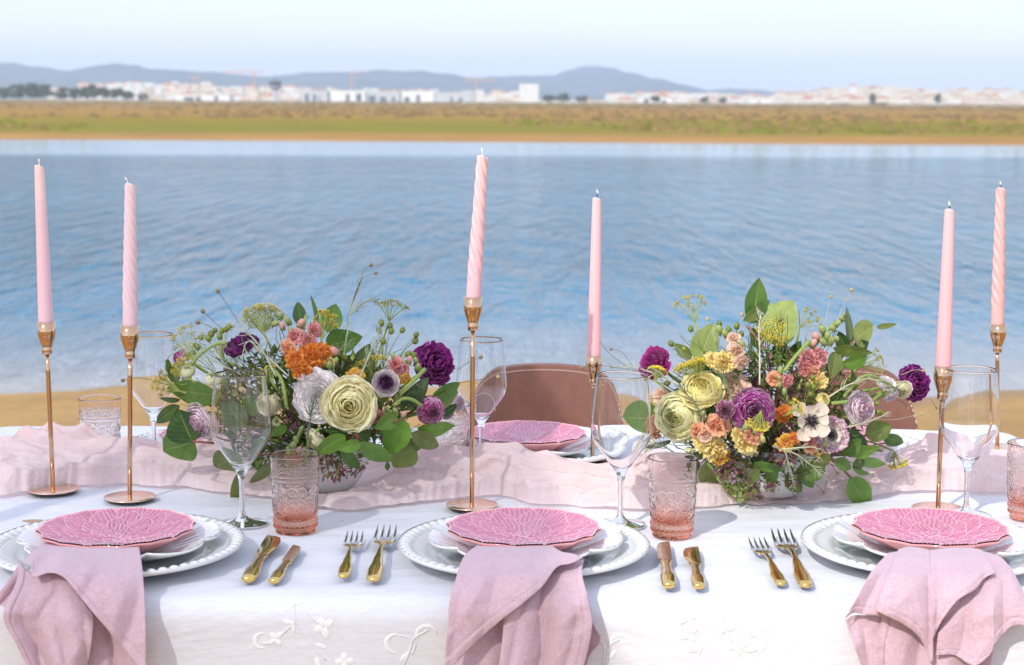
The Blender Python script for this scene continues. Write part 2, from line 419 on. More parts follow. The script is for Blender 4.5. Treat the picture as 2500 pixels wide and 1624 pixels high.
for px0, px1, py, cn_, lab in ((430, 560, 231, 'white', 'long low white hangar in front of the pink houses at left'), (735, 800, 222, 'grey', 'long grey hangar just right of the control tower'), (806, 892, 222, 'white', 'wide white terminal hall between two dark gateways'),
        (896, 976, 224, 'grey', 'grey terminal hall right of the widest white hall'), (980, 1060, 222, 'white', 'white terminal hall with raised roof section'), (1062, 1150, 226, 'grey', 'grey low shed at the right end of the terminal'), (1560, 1640, 238, 'white', 'low white warehouse in front of the town at centre right'), (1830, 1885, 240, 'white', 'bright low white shed below the pale pink quarter')):
    e = building(px0, px1, py, 1750, cn_, lab, group=None, win=False, name='airport_hall', deep=30)
    a = aty(px0, py, 1750); b = aty(px1, py, 1750)
    for q in (.10, .38, .70):
        if rt.random() < .3: continue
        q += rt.uniform(-.06, .08); m = MB(); x = lerp(a.x, b.x, q); m.box((x, 1749.9, WZ + .3), (x + (b.x - a.x) * rt.uniform(.05, .22), 1750.1, WZ + (a.z - WZ) * rt.uniform(.45, .8))); m.build('gateway', m_win, e, smooth=False)
# control tower
c0 = aty(672, 240, 1700); e = empty('control_tower', (c0.x, 1700, WZ), label='dark airport control tower with a wide glazed cab on a grey shaft', cat='tower')
zt = aty(672, 197, 1700).z + 1
m = MB(); m.lathe([(2.6, 0), (2.2, zt * .68)], 16, (c0.x, 1700, WZ)); m.build('shaft', MW['grey'], e)
m = MB(); m.lathe([(3, zt * .55), (6.4, zt * .68), (6.4, zt * .74), (5.4, zt * .75)], 16, (c0.x, 1700, WZ)); m.build('platform', simple('tower_grey', (.3, .32, .35)), e)
m = MB(); m.lathe([(5.2, zt * .75), (6.4, zt * .94)], 16, (c0.x, 1700, WZ)); m.build('cab_window', m_dark, e)
m = MB(); m.lathe([(6.6, zt * .94), (5.6, zt * 1.0), (.1, zt * 1.03)], 16, (c0.x, 1700, WZ)); m.build('roof', simple('tower_roof', (.15, .17, .2)), e)
m = MB(); m.tube([(c0.x, 1700, WZ + zt), (c0.x, 1700, WZ + zt + 6)], .3, 5); m.build('antenna', m_dark, e)
# cranes
m_cr = simple('crane_paint', (.62, .30, .16), rough=.6)
for px, pyt, jib, lab in ((476, 190, (-10, 14), 'orange tower crane above the houses at the far left'), (620, 178, (-75, 22), 'tall orange crane with a long jib left of the control tower'), (858, 178, (-8, 20), 'orange tower crane behind the terminal hall'), (1163, 198, (-30, 45), 'low orange crane left of the white tower block')):
    D = 2300; a = aty(px, pyt, D); e = empty('tower_crane', (a.x, D, WZ), label=lab, cat='crane')
    m = MB(); m.box((a.x - .8, D - .8, WZ), (a.x + .8, D + .8, a.z)); m.build('mast', m_cr, e, smooth=False)
    l = aty(px + jib[0], pyt + 2, D).x; r = aty(px + jib[1], pyt + 2, D).x
    m = MB(); m.box((l, D - .6, a.z + .02), (r, D + .6, a.z + 1.3)); m.build('jib', m_cr, e, smooth=False)
    m = MB(); m.tube([(l, D, a.z + 1.2), (a.x, D, a.z + 4.5), (r, D, a.z + 1.2)], .25, 4); m.build('tie_rope', m_cr, e, smooth=False)

# trees at the left end and a dark hedge line
m_tr = simple('tree_crown', vcol=True, rough=.95, spec=.1); m_tk = simple('tree_trunk', (.10, .07, .05), rough=.9)
ti = 0
tree_lab = ['leftmost dark rounded tree of the clump at the frame edge', 'broad dark tree second from the left edge', 'tall dark tree with two humps near the left edge', 'dark tree third in the left clump, slightly lower']
for px, pyt, wpx in ((5, 214, 40), (42, 206, 44), (80, 203, 40), (112, 206, 38), (150, 212, 36), (182, 214, 34), (212, 212, 36), (226, 206, 26), (250, 213, 36), (285, 214, 40), (312, 222, 30), (348, 228, 26), (1340, 232, 34), (1375, 228, 34), (1420, 234, 30), (1600, 233, 26), (1720, 236, 22), (1765, 238, 22), (2130, 228, 16), (2290, 230, 18), (2145, 250, 50), (2050, 252, 50), (2450, 258, 60)):
    D = 1650 - (ti % 3) * 25; a = aty(px, pyt, D); hw = wpx / F * D / 2
    e = empty('tree', (a.x, D, WZ), label='dark rounded tree number of the row ' if False else None, cat='tree', group='dark trees along the edge of the town')
    side = ('leftmost in the clump' if px < 30 else 'second in the clump' if px < 60 else 'in the left half of the clump' if px < 170 else 'in the right half of the clump' if px < 300 else 'at the right end of the clump') + ' left of the town' if px < 400 else 'right of the white tower block' if px < 1500 else 'under the end of the hill' if px < 2000 else 'among the pale buildings at right' if px in (2130, 2290) else 'in the hedge below the right town'
    e['label'] = ('tall' if pyt < 210 else 'low') + ' dark green rounded tree ' + side
    e['group'] = e['label']
    h = a.z - WZ; m = MB(); m.tube([(a.x, D, WZ), (a.x, D, WZ + h * .5)], [.5, .3], 5); m.build('trunk', m_tk, e)
    m = MB(); rr = random.Random(ti)
    for k in range(46):
        th = rr.uniform(0, 2 * PI); q = math.sqrt(rr.random()); zz = rr.uniform(.25, .93); env = math.sin(PI * min(1, zz * .95)) ** .5
        g = rr.uniform(.7, 1.5); m.ell((a.x + hw * q * env * math.cos(th), D + hw * q * env * math.sin(th), WZ + h * zz), (hw * rr.uniform(.16, .3), hw * .25, h * rr.uniform(.08, .15)), (.055 * g, .062 * g, .025 * g), 5, 4)
    m.build('crown', m_tr, e, smooth=False); ti += 1
# ================================================================== TABLE
m_wood = simple('table_wood', (.42, .28, .17), rough=.5, var=.2, vscale=12)
TX0, TX1, TY0, TY1 = -.900, .868, 1.952, 2.985
e = empty('dining_table', (0, 2.48, gz(2.5)), label='long dining table standing on the sand under the white cloth', cat='table')
m = MB(); m.box((TX0, TY0, TZ - .04), (TX1, TY1, TZ - .006)); m.build('tabletop', m_wood, e, smooth=False)
for x in (TX0 + .08, TX1 - .08):
    for y in (TY0 + .08, TY1 - .08):
        m = MB(); m.box((x - .03, y - .03, -.02), (x + .03, y + .03, TZ - .041)); m.build('leg', m_wood, e, smooth=False)

def cloth_mat():
    t = NT('white_cotton'); p = t.n('ShaderNodeBsdfPrincipled', Roughness=.85); p.inputs['Sheen Weight'].default_value = .15
    p.inputs['Specular IOR Level'].default_value = .2
    n1 = t.noise(260, 2, .6, mapscale=(.25, 1, 1)); t.l(t.mix(t.rng(n1, .35, .65), (.80, .815, .875), (.86, .88, .94)), p.inputs['Base Color'])
    h = t.math('ADD', t.math('MULTIPLY', t.noise(7, 4, .6, mapscale=(.6, 2.6, 1.8), dist=.7), 1.0), t.math('MULTIPLY', t.noise(700, 2, .5, mapscale=(.35, 1, 1)), .03))
    t.l(t.bump(h, .5, .010), p.inputs['Normal'])
    tr = t.n('ShaderNodeBsdfTranslucent', Color=(.85, .85, .9, 1)); mx = t.n('ShaderNodeMixShader', Fac=.12)
    t.l(p.outputs[0], mx.inputs[1]); t.l(tr.outputs[0], mx.inputs[2]); t.l(mx.outputs[0], t.out.inputs[0]); return t.m
m_cloth = cloth_mat()
def cloth_pt(x, y, lift=0.0):
    r = .035; rf = .028
    cx = min(max(x, TX0 + r), TX1 - r); cyy = min(max(y, TY0 + r), TY1 - r)
    ox, oy = x - cx, y - cyy; d = math.hypot(ox, oy)
    n = .0022 * noise.noise((x * 4, y * 14, 0)) + .0013 * noise.noise((x * 15, y * 28, 4)) + .0016 * max(0, 1 - abs(noise.noise((x * 3 + y * 2, y * 9 - x * 4, 2))) * 6)
    cr = .0030 * math.exp(-((y - 2.215 - .01 * noise.noise((x * 3, 0, 1))) / .006) ** 2)
    if d < 1e-6: return Vector((x, y, TZ - .004 + n + cr * .4 + lift))
    ux, uy = ox / d, oy / d
    d = max(0, d - r + rf * 0)
    if d <= 0: return Vector((x, y, TZ - .004 + n + lift))
    ex, ey = cx + ux * r, cyy + uy * r
    if d < rf * PI / 2:
        a = d / rf; q = rf * math.sin(a); z = TZ - .004 - rf * (1 - math.cos(a)); nx, nz = math.sin(a), math.cos(a)
    else:
        q = rf; z = TZ - .004 - rf - (d - rf * PI / 2); nx, nz = 1, 0
        per = x if abs(uy) > abs(ux) else y
        q += min(1, (d - rf * PI / 2) / .35) * (.022 * noise.noise((per * 5, 3 * ux, 7)) + .012 * math.sin(per * 17 + 2 * noise.noise((per * 3, 0, 0)))) + .02 * (d - rf * PI / 2)
    q += .0026 * noise.noise((x * 9, y * 9, 11)) + lift * nx
    return Vector((ex + ux * q, ey + uy * q, z + lift * nz + n))
def axis(a, b, fine0, fine1, coarse, fine):
    o = []; v = a
    while v < b:
        o.append(v); v += fine if fine0 <= v <= fine1 else coarse
    o.append(b); return o
DROP = .62
xs = axis(TX0 - DROP, TX1 + DROP, TX0 - .1, TX1 + .1, .03, .0085); ys = axis(TY0 - DROP, TY1 + .35, TY0 - .16, TY1 + .1, .025, .007)
m = MB(); m.grid(len(xs), len(ys), lambda i, j: cloth_pt(xs[i], ys[j]))
cl = m.build('tablecloth', m_cloth); tag(cl, 'white cotton tablecloth with raised floral embroidery hanging over the table front', 'tablecloth')
# white-on-white embroidery: padded petals and stems that follow the cloth
m_emb = simple('embroidery_thread', (.90, .90, .92), rough=.55, spec=.35, bump=(420, .5, .002, (1, .2, 1)))
def inv_cloth(px, py):                       # the flat cloth coordinate that shows at this pixel of the hanging front
    y = TY0 + .03; q = None
    for k in range(400):
        y -= .0008; P = cloth_pt(0, y); d = P - CAM
        v = math.degrees(0) ; a = d.dot(UP) / d.dot(FWD)
        if 812 - a * F > py: break
    P = cloth_pt(0, y); dd = (P - CAM).dot(FWD); return ((px - 1250) / F * dd, y)
def emb_petal(m, cx, cy, ang, L, W):
    ca, sa = math.cos(ang), math.sin(ang)
    def f(i, j):
        v = j / 5; u = -1 + 2 * i / 6; w = W * math.sin(PI * (v * .94 + .03)) ** .6
        lx = v * L; ly = u * w; hgt = .0007 * (1 - abs(u) ** 3) * math.sin(PI * v) ** .4
        return cloth_pt(cx + ca * lx - sa * ly, cy + sa * lx + ca * ly, .0004 + hgt)
    m.grid(7, 6, f)
def emb_stem(m, pts):
    P = catmull([(x, y, 0) for x, y in pts], 14)
    m.tube([cloth_pt(p.x, p.y, .0007) for p in P], .0007, 5)
def sprig(name, items):
    for kind, a in items:
        m = MB()
        if kind == 'F':
            px, py, s, rot = a; x, y = inv_cloth(px, py)
            for k in range(4): emb_petal(m, x, y, rot + k * PI / 2 * .92, s * .00047, s * .00017)
            m.build('embroidered_flower', m_emb, cl)
        elif kind == 'L':
            px, py, ang, L, W = a; x, y = inv_cloth(px, py); emb_petal(m, x, y, ang, L * .00047, W * .00023); m.build('embroidered_leaf', m_emb, cl)
        elif kind == 'C':                     # crescent
            px, py, rot, r = a; x, y = inv_cloth(px, py)
            def f(i, j, x=x, y=y, rot=rot, r=r):
                t = j / 11; an = rot + PI * 1.15 * t; w = .0030 * math.sin(PI * t) ** .8; u = -1 + 2 * i / 4; rr = r * .00046 + u * w
                return cloth_pt(x + rr * math.cos(an), y + rr * math.sin(an), .0003 + .0008 * (1 - u * u))
            m.grid(5, 12, f); m.build('embroidered_crescent', m_emb, cl)
        else:
            emb_stem(m, [inv_cloth(*p) for p in a]); m.build('embroidered_stem', m_emb, cl)
sprig('a', [('F', (795, 1530, 27, .6)), ('F', (678, 1562, 22, .9)), ('L', (703, 1490, 1.2, 34, 22)), ('L', (722, 1474, .2, 26, 14)), ('L', (722, 1517, 3.0, 30, 12)), ('L', (722, 1548, 1.7, 34, 11)), ('L', (772, 1572, 5.9, 32, 14)), ('L', (775, 1605, 5.0, 34, 16)), ('C', (645, 1567, 1.4, 20)),
    ('S', [(723, 1476), (722, 1500), (740, 1535), (770, 1580), (800, 1615)]), ('S', [(795, 1530), (765, 1505), (740, 1480)]), ('S', [(723, 1515), (700, 1540), (680, 1560)]), ('S', [(645, 1575), (665, 1573), (678, 1562)]), ('F', (845, 1618, 24, .2))])
sprig('b', [('C', (970, 1573, 1.2, 24)), ('C', (1045, 1553, .1, 26)), ('S', [(1050, 1535), (1015, 1560), (1005, 1590), (990, 1625)]), ('S', [(975, 1550), (1000, 1556), (1018, 1575), (1010, 1600)]), ('L', (982, 1617, .9, 30, 14)), ('F', (790, 1530, 2, 0))])
sprig('c', [('C', (1518, 1572, .0, 24)), ('S', [(1465, 1555), (1478, 1580), (1475, 1625)]), ('S', [(1515, 1560), (1490, 1580), (1482, 1625)]), ('L', (1492, 1612, 1.0, 28, 12))])
sprig('d', [('F', (1780, 1482, 30, .5)), ('F', (1688, 1545, 24, .8)), ('F', (1806, 1578, 25, .4)), ('L', (1690, 1535, 1.6, 30, 14)), ('L', (1765, 1547, 1.2, 26, 12)), ('L', (1775, 1537, .4, 30, 10)), ('C', (1850, 1570, 5.2, 22)), ('L', (1683, 1592, .2, 38, 12)), ('L', (1708, 1600, 1.2, 28, 10)), ('L', (1760, 1460, 3.3, 30, 11)), ('L', (1805, 1452, .3, 32, 11)),
    ('S', [(1770, 1490), (1767, 1525), (1785, 1555), (1806, 1576)]), ('S', [(1806, 1578), (1830, 1590), (1852, 1585)]), ('S', [(1688, 1545), (1665, 1520), (1700, 1505)])])

# ---- added sheer canopy, out of view, to soften sun on the table's left
def gauze(name, tr, tl):
    t = NT(name); d = t.n('ShaderNodeBsdfDiffuse', Color=(.85, .83, .80, 1)); l = t.n('ShaderNodeBsdfTranslucent', Color=(.95, .93, .92, 1)); p = t.n('ShaderNodeBsdfTransparent', Color=(1, 1, 1, 1))
    a = t.n('ShaderNodeMixShader', Fac=tl); b = t.n('ShaderNodeMixShader', Fac=tr); t.l(d.outputs[0], a.inputs[1]); t.l(l.outputs[0], a.inputs[2]); t.l(a.outputs[0], b.inputs[1]); t.l(p.outputs[0], b.inputs[2]); t.l(b.outputs[0], t.out.inputs[0]); return t.m
m_gz = gauze('added_canopy_linen', .46, .85); m_gz2 = gauze('added_curtain_linen', .05, .6)
m_pole = simple('white_pole', (.75, .74, .72), rough=.4)
e = empty('added_shade_canopy', (-2.3, -.6, 0), label='added sheer canopy on four poles, out of view, shading the table left', cat='canopy')
KX0, KX1, KY0, KY1, KZ = -3.6, -1.36, -2.1, 1.2, 3.0
m = MB(); m.grid(24, 24, lambda i, j: (lerp(KX0, KX1, i / 23), lerp(KY0, KY1, j / 23), KZ - .10 * math.sin(PI * i / 23) * math.sin(PI * j / 23) + .01 * math.sin(i * 1.3) )); m.build('canopy_cloth', m_gz, e)
for x, y in ((KX0, KY0), (KX1, KY0), (KX0, KY1), (KX1, KY1)):
    m = MB(); m.tube([(x, y, 0), (x, y, KZ + .03)], .02, 10); m.build('pole', m_pole, e)
e = empty('added_curtain_stand', (0, -1.5, 0), label='added rail stand with two linen curtains, unseen, for stripes in the glass', cat='curtain stand')  # curtains added behind the camera to reflect as bright stripes in the glasses
m = MB(); m.tube([(-1.0, -1.5, 2.25), (1.1, -1.5, 2.25)], .012, 8); m.build('rail', m_pole, e)
for x in (-1.0, 1.1):
    m = MB(); m.tube([(x, -1.5, 0), (x, -1.5, 2.27)], .014, 8); m.build('pole', m_pole, e)
for x0, x1 in ((-.92, -.46), (.18, .62)):
    m = MB(); m.grid(36, 6, lambda i, j: (lerp(x0, x1, i / 35), -1.5 + .03 * math.sin(i * 1.1), lerp(.25, 2.25, j / 5))); m.build('curtain', m_gz2, e)

# ================================================================== RUNNER
BOWLS = []
def runner_mat():
    t = NT('pink_gauze'); p = t.n('ShaderNodeBsdfPrincipled', Roughness=.9); p.inputs['Specular IOR Level'].default_value = .1
    n1 = t.noise(30, 5, .7, mapscale=(.3, 1.6, 1.6)); c = t.mix(t.rng(n1, .3, .7), (.99, .87, .855), (.975, .81, .795)); t.l(c, p.inputs['Base Color'])
    h = t.math('ADD', t.noise(9, 5, .6, mapscale=(.32, 4.2, 2.0), dist=.9), t.math('MULTIPLY', t.noise(420, 2, .5, mapscale=(.4, 1, 1)), .04))
    t.l(t.bump(h, .8, .013), p.inputs['Normal'])
    tr = t.n('ShaderNodeBsdfTranslucent', Color=(.96, .74, .71, 1)); mx = t.n('ShaderNodeMixShader', Fac=.42); tp = t.n('ShaderNodeBsdfTransparent'); m2 = t.n('ShaderNodeMixShader', Fac=.14)
    t.l(p.outputs[0], mx.inputs[1]); t.l(tr.outputs[0], mx.inputs[2]); t.l(mx.outputs[0], m2.inputs[1]); t.l(tp.outputs[0], m2.inputs[2]); t.l(m2.outputs[0], t.out.inputs[0]); return t.m
FE = [(-150, 1215), (0, 1213), (60, 1207), (130, 1192), (200, 1186), (300, 1184), (420, 1190), (560, 1204), (650, 1214), (750, 1238), (850, 1248), (950, 1238), (1050, 1224), (1150, 1214), (1210, 1212), (1330, 1233), (1450, 1240), (1560, 1245), (1700, 1240), (1850, 1234), (2000, 1230), (2120, 1213), (2200, 1203), (2300, 1199), (2420, 1203), (2650, 1205)]
BE = [(-150, 1110), (0, 1106), (60, 1076), (190, 1073), (300, 1084), (380, 1100), (430, 1110), (500, 1104), (560, 1086), (650, 1120), (760, 1150), (900, 1150), (1000, 1118), (1060, 1110), (1130, 1116), (1195, 1108), (1250, 1112), (1290, 1138), (1400, 1160), (1470, 1168), (1540, 1152), (1600, 1120), (1700, 1140), (1800, 1160), (2000, 1150), (2110, 1150), (2180, 1146), (2225, 1124), (2275, 1094), (2320, 1090), (2400, 1117), (2500, 1132), (2650, 1140)]
HE = [(-150, .035), (0, .040), (60, .05), (300, .05), (430, .034), (560, .048), (650, .016), (750, .008), (900, .008), (1000, .026), (1150, .036), (1200, .05), (1250, .048), (1300, .030), (1400, .018), (1480, .014), (1560, .030), (1640, .030), (1720, .010), (1980, .008), (2100, .016), (2190, .022), (2280, .046), (2350, .048), (2450, .032), (2650, .028)]
NU, NV = 680, 150
def runner_pt(i, j):
    px = lerp(-150, 2650, i / (NU - 1)); v = j / (NV - 1)
    f = atz(px, sinterp(px, FE), TZ); H = sinterp(px, HE) * .92
    f.y += .012 * noise.noise((px * .012, 0, 0)) + .006 * noise.noise((px * .03, 0, 7)) + .004 * noise.noise((px * .07, 0, 2))
    crest = atz(px, sinterp(px, BE), TZ + H); yc = crest.y; yb = yc + .03 + H * .6
    y = lerp(f.y, yb, v); x = f.x + (y - f.y) * ((px - 1250) / F)
    vc = (yc - f.y) / (yb - f.y)
    if v < vc: env = max(0, math.sin(PI / 2 * (v / vc))) ** 1.1
    else: env = max(0, math.cos(PI / 2 * (v - vc) / (1 - vc))) ** .8
    # gathered folds running roughly along the table, warped
    wx = x * 1.1 + .2 * noise.noise((x * 1.6, y * 3, 1)); wy = y * 10 + 1.7 * noise.noise((x * 2.2, y * 2.5, 3)) + 2.0 * x * noise.noise((x * .9, 5, 5))
    r1 = 1 - abs(noise.noise((wx * 1.3, wy * .9, 0))) * 2.1
    r2_ = 1 - abs(noise.noise((wx * 1.9 + 7, wy * 2.1 + x * 4, 4))) * 2.1
    r3 = 1 - abs(noise.noise((wx * 2.6 + 3, wy * 4.4 - x * 9, 8))) * 2.0
    r1 = r1 * abs(r1) if r1 > 0 else r1 * 1.3; r2_ = r2_ * abs(r2_) * 1.2 if r2_ > 0 else r2_
    edge = min(1, v / .06) * min(1, (1 - v) / .05)
    fold = .62 * r1 + .30 * r2_ + .12 * r3
    z = env * H * (.54 + .42 * fold) + edge * (.0098 * r2_ + .0065 * r1 + .0058 * r3 + .008) + .0012
    if v < .05: z += .0018 * (1 + noise.noise((x * 25, 0, 3))) * (1 - v / .05) * (.4 + noise.noise((x * 9, 3, 3)))
    # lateral push: the folds lean over
    y += edge * (.012 * noise.noise((x * 9, v * 9, 2)) - .012 * (r1 - .3)) * min(1, H / .015)
    x += edge * .012 * noise.noise((x * 6, v * 7, 12))
    for bx, by, br in BOWLS:
        d = math.hypot(x - bx, y - by)
        if d < br * 1.7: k = min(1, max(0, (d - br * .85) / (br * .85))); z = lerp(.002, z, k * k * (3 - 2 * k)) if d > br * .85 else .002
    for bx, by, br in DISCS:
        d = math.hypot(x - bx, y - by)
        if d < br + .012: z = lerp(.0006, z, max(0, (d - br) / .012)) if False else z
    return Vector((x, y, TZ + max(.0008, z)))
# ================================================================== PLACE SETTINGS
def ceramic(name, col=(1, 1, 1), vcol=True, rough=.12, bump=None):
    return simple(name, col, rough=rough, vcol=vcol, spec=.6, coat=.6, bump=bump)
m_char = ceramic('charger_glaze'); m_leafp = ceramic('pearl_glaze', rough=.1); m_pink = ceramic('pink_glaze', rough=.1)
RC = .1575
def charger_mesh():
    m = MB(); n = 448; R = RC
    prof = []
    rs = [0, .2, .4, .55, .64, .68, .71, .74] + [.75 + .012 * k for k in range(1, 20)] + [.99, 1.0]
    def f(i, j):
        r = rs[j]; a = 2 * PI * i / n
        z = .0035 if r < .66 else lerp(.0035, .020, ((min(r, .99) - .66) / .33) ** .75)
        flute_dip = 0
        if .755 < r < .905: z += .0009 * math.cos(a * 110) * math.sin(PI * (r - .755) / .15); flute_dip = .5 - .5 * math.cos(a * 110)  # grey goes a little darker in the dips between flutes
        nb = 66; da = ((a * nb / (2 * PI)) % 1 - .5) * 2 * PI * .94 * R / nb; dr = (r - .945) * R; d = math.hypot(da, dr * .9) / .0062
        groove = 0
        if abs(dr) < .009: z -= .0008
        if d < 1: z += .0040 * math.sqrt(1 - d * d)
        elif abs(dr) < .008: groove = 1
        g = .62 - .05 * flute_dip - .10 * groove; c = (g * .99, g * 1.0, g * .98)
        if d < 1: c = (.74, .74, .71)
        if r >= .985: c = (.78, .77, .74)
        if r < .70:    # painted blue fern strokes round the well
            k = a * 7 / (2 * PI); q = (k % 1) - .5; s = math.exp(-(q * 3.4) ** 2) * (0.5 + .5 * math.sin(a * 75 + r * 60)); s *= max(0, min(1, (r - .35) * 5)) * .75
            c = tuple(lerp(u, w, s) for u, w in zip(c, (.30, .42, .52)))
        return (R * r * math.cos(a), R * r * math.sin(a), z), c
    m.grid(n, len(rs), f, wu=True)
    b = len(m.v); pr = [(1.0, .0195), (1.008, .018), (1.004, .0155), (.97, .0125), (.70, .0), (.60, -.0002), (0, 0)]
    m.grid(n, len(pr), lambda i, j: ((R * pr[j][0] * math.cos(2 * PI * i / n), R * pr[j][0] * math.sin(2 * PI * i / n), pr[j][1] + .001), (.80, .79, .76)), wu=True, flip=False)
    return m.mesh('charger_plate', m_char)
def leafplate_mesh():
    m = MB(); n = 288; R = .1235; nr = 34
    def rad(a):
        q = (a * 8 / (2 * PI)) % 1 - .5; return R * (1 - .085 * (abs(q) * 2) ** 5)
    def f(i, j):
        s = j / (nr - 1); a = 2 * PI * i / n; q = ((a * 8 / (2 * PI)) % 1 - .5) * 2
        r = s * rad(a); z = .003 + .021 * max(0, s - .45) ** 1.5 * 2.4 + .0016 * s ** 3 * math.cos(a * 8)
        vein = abs(math.sin(q * 9 + q * q * q * 2)) ; z += .0007 * vein * min(1, s * 1.5)
        nearseam = math.exp(-((1 - abs(q)) * rad(a) * s / .003) ** 2); z -= .0012 * nearseam * min(1, s * 2)
        t = max(0, 1 - vein * 1.6) * .5 + nearseam * .35; g = noise.noise((math.cos(a) * 3 * s, math.sin(a) * 3 * s, 2))
        c = (.78 - .10 * t - .10 * max(0, g), .79 - .06 * t - .04 * max(0, g), .80)
        if s > .965: c = (.84, .83, .80)
        return (r * math.cos(a), r * math.sin(a), z), c
    m.grid(n, nr, f, wu=True)
    def g(i, j):
        a = 2 * PI * i / n; R_ = rad(a); zt = .003 + .021 * .55 ** 1.5 * 2.4 + .0016 * math.cos(a * 8)
        r, z = [(R_, zt), (R_ + .0014, zt - .0015), (R_ + .0004, zt - .0036), (R_ * .8, zt * .45), (R_ * .55, .0006), (.0, .0003)][j]
        return (r * math.cos(a), r * math.sin(a), z), (.84, .83, .80)
    m.grid(n, 6, g, wu=True)
    return m.mesh('petal_edged_plate', m_leafp)
def dahlia_mesh(seed=0):
    m = MB(); R = .098; n = 560; nr = 170; rr = random.Random(seed)
    rings = [(1.00, .46, 16, .19), (.95, .44, 12, .225), (.77, .42, 10, .22), (.56, .36, 8, .19), (.36, .26, 7, .135), (.22, .16, 6, .09), (.12, .11, 5, .05)]
    ph = [rr.random() for _ in rings]; jit = [[rr.uniform(-.12, .12) for _ in range(20)] for _ in rings]; jt = [[rr.uniform(-.035, .02) for _ in range(20)] for _ in rings]
    def rim(a): return R * (1 - .035 * abs(math.sin(a * 8 + ph[0] * 3)) - .008 * math.sin(a * 11 + 1))
    def petal(x, r):                     # x = angle
        best = None
        for k in range(len(rings) - 1, -1, -1):
            r1, L, cnt, W = rings[k]; ka = (x / (2 * PI)) * cnt + ph[k]
            for ci in (math.floor(ka), math.floor(ka) + 1, math.floor(ka) - 1):
                cc = int(ci) % cnt; da = (ka - (ci + .5 + jit[k][cc])) * 2 * PI / cnt; arc = da * r
                r1j = r1 + (jt[k][cc] if k else 0); s = (r - (r1j - L)) / L
                if s > 1 or (s < 0 and k < len(rings) - 1): continue
                s = max(0, s); w = W * (1 - s ** 2.6) ** .66 * (.70 + .30 * math.sin(PI * min(1, s * 1.1)))
                if k == 0: w = W * 1.2
                d = w - abs(arc)
                if d > 0 and s <= 1:
                    if best is None or d > best[1]: best = (k, d, arc, s, cc)
            if best is not None: return best
        return (0, .01, 0, .5, 0)
    def f(i, j):
        s = j / (nr - 1); a = 2 * PI * i / n; r = s * rim(a); k, d, arc, ps, cc = petal(a, s)
        z = .004 + .019 * s ** 1.9 + .0013 * k * .8
        ed = min(d, (1 - ps) * .4) if k else d
        ridge = math.exp(-((ed - .014) / .016) ** 2); z += .0014 * ridge + .0026 * min(1, ed / .07)
        z += .0004 * math.cos(arc * 120)
        st = .5 + .5 * math.cos(arc * 95 + cc * 2 + 1.5 * noise.noise((ps * 4, cc * 3.1, k)))
        v = noise.noise((math.cos(a) * s * 6, math.sin(a) * s * 6, 3)) * .5 + .5
        base = tuple(lerp(p, q, st * .75) for p, q in zip((.66, .24, .34), (.37, .055, .16)))
        base = tuple(lerp(p, q, .35 * v) for p, q in zip(base, (.64, .28, .37)))
        if ps < .35 and k: base = tuple(lerp(p, q, (.35 - ps) * 1.6) for p, q in zip(base, (.36, .02, .13)))
        e_ = math.exp(-((ed - .010) / .015) ** 2); base = tuple(lerp(p, q, min(1, e_ * .72)) for p, q in zip(base, (.86, .58, .64)))
        if ed < .004: base = (.36, .03, .14)
        if s > .975: base = (.88, .42, .42)
        return (r * math.cos(a), r * math.sin(a), z), base
    m.grid(n, nr, f, wu=True)
    def g(i, j):
        a = 2 * PI * i / n; R_ = rim(a); zt = .0242
        r, z = [(R_, zt - .0006), (R_ + .0012, zt - .002), (R_ - .001, zt - .004), (R_ * .72, .0065), (R_ * .62, .0005), (0, .0003)][j]
        return (r * math.cos(a), r * math.sin(a), z), (.82, .36, .36)
    m.grid(n, 6, g, wu=True)
    return m.mesh('dahlia_plate', m_pink)
ME_C, ME_L = charger_mesh(), leafplate_mesh(); ME_D = [dahlia_mesh(1), dahlia_mesh(5)]
def put(name, me, loc, rz, label, cat, group):
    o = bpy.data.objects.new(name, me); C.objects.link(o); o.location = loc; o.rotation_euler = (0, 0, rz); return tag(o, label, cat, group)
SET = []
for px, py, where, rot, dxy, md in ((285, 1326, 'in front at the left', .3, (.002, .006), 0), (1278, 1326, 'in front at the middle', .9, (.003, .008), 1), (2265, 1326, 'in front at the right', 1.7, (.006, .008), 0),
                        (547, 1084, 'at the back left behind the left bouquet', 2.4, (.0, -.004), 1), (1301, 1083, 'at the back middle before the chair', .1, (-.004, -.004), 0), (2034, 1091, 'at the back right behind the right bouquet', 1.0, (.0, -.003), 1)):
    P = atz(px, py, TZ + .018); z = TZ + .0005
    put('charger_plate', ME_C, (P.x, P.y, z), rot, 'large pale grey beaded charger plate ' + where, 'plate', 'beaded charger plates')
    put('petal_edged_plate', ME_L, (P.x + dxy[0], P.y + dxy[1], z + .0050), rot * 1.7, 'white petal-edged plate under the pink plate ' + where, 'plate', 'white petal-edged plates')
    q = put('dahlia_plate', ME_D[md], (P.x + dxy[0] * 1.5 - .004, P.y + dxy[1] * 1.2, z + .0130), rot * 2.3, 'pink dahlia plate ' + where, 'plate', 'pink dahlia plates')
    SET.append((P.x, P.y))

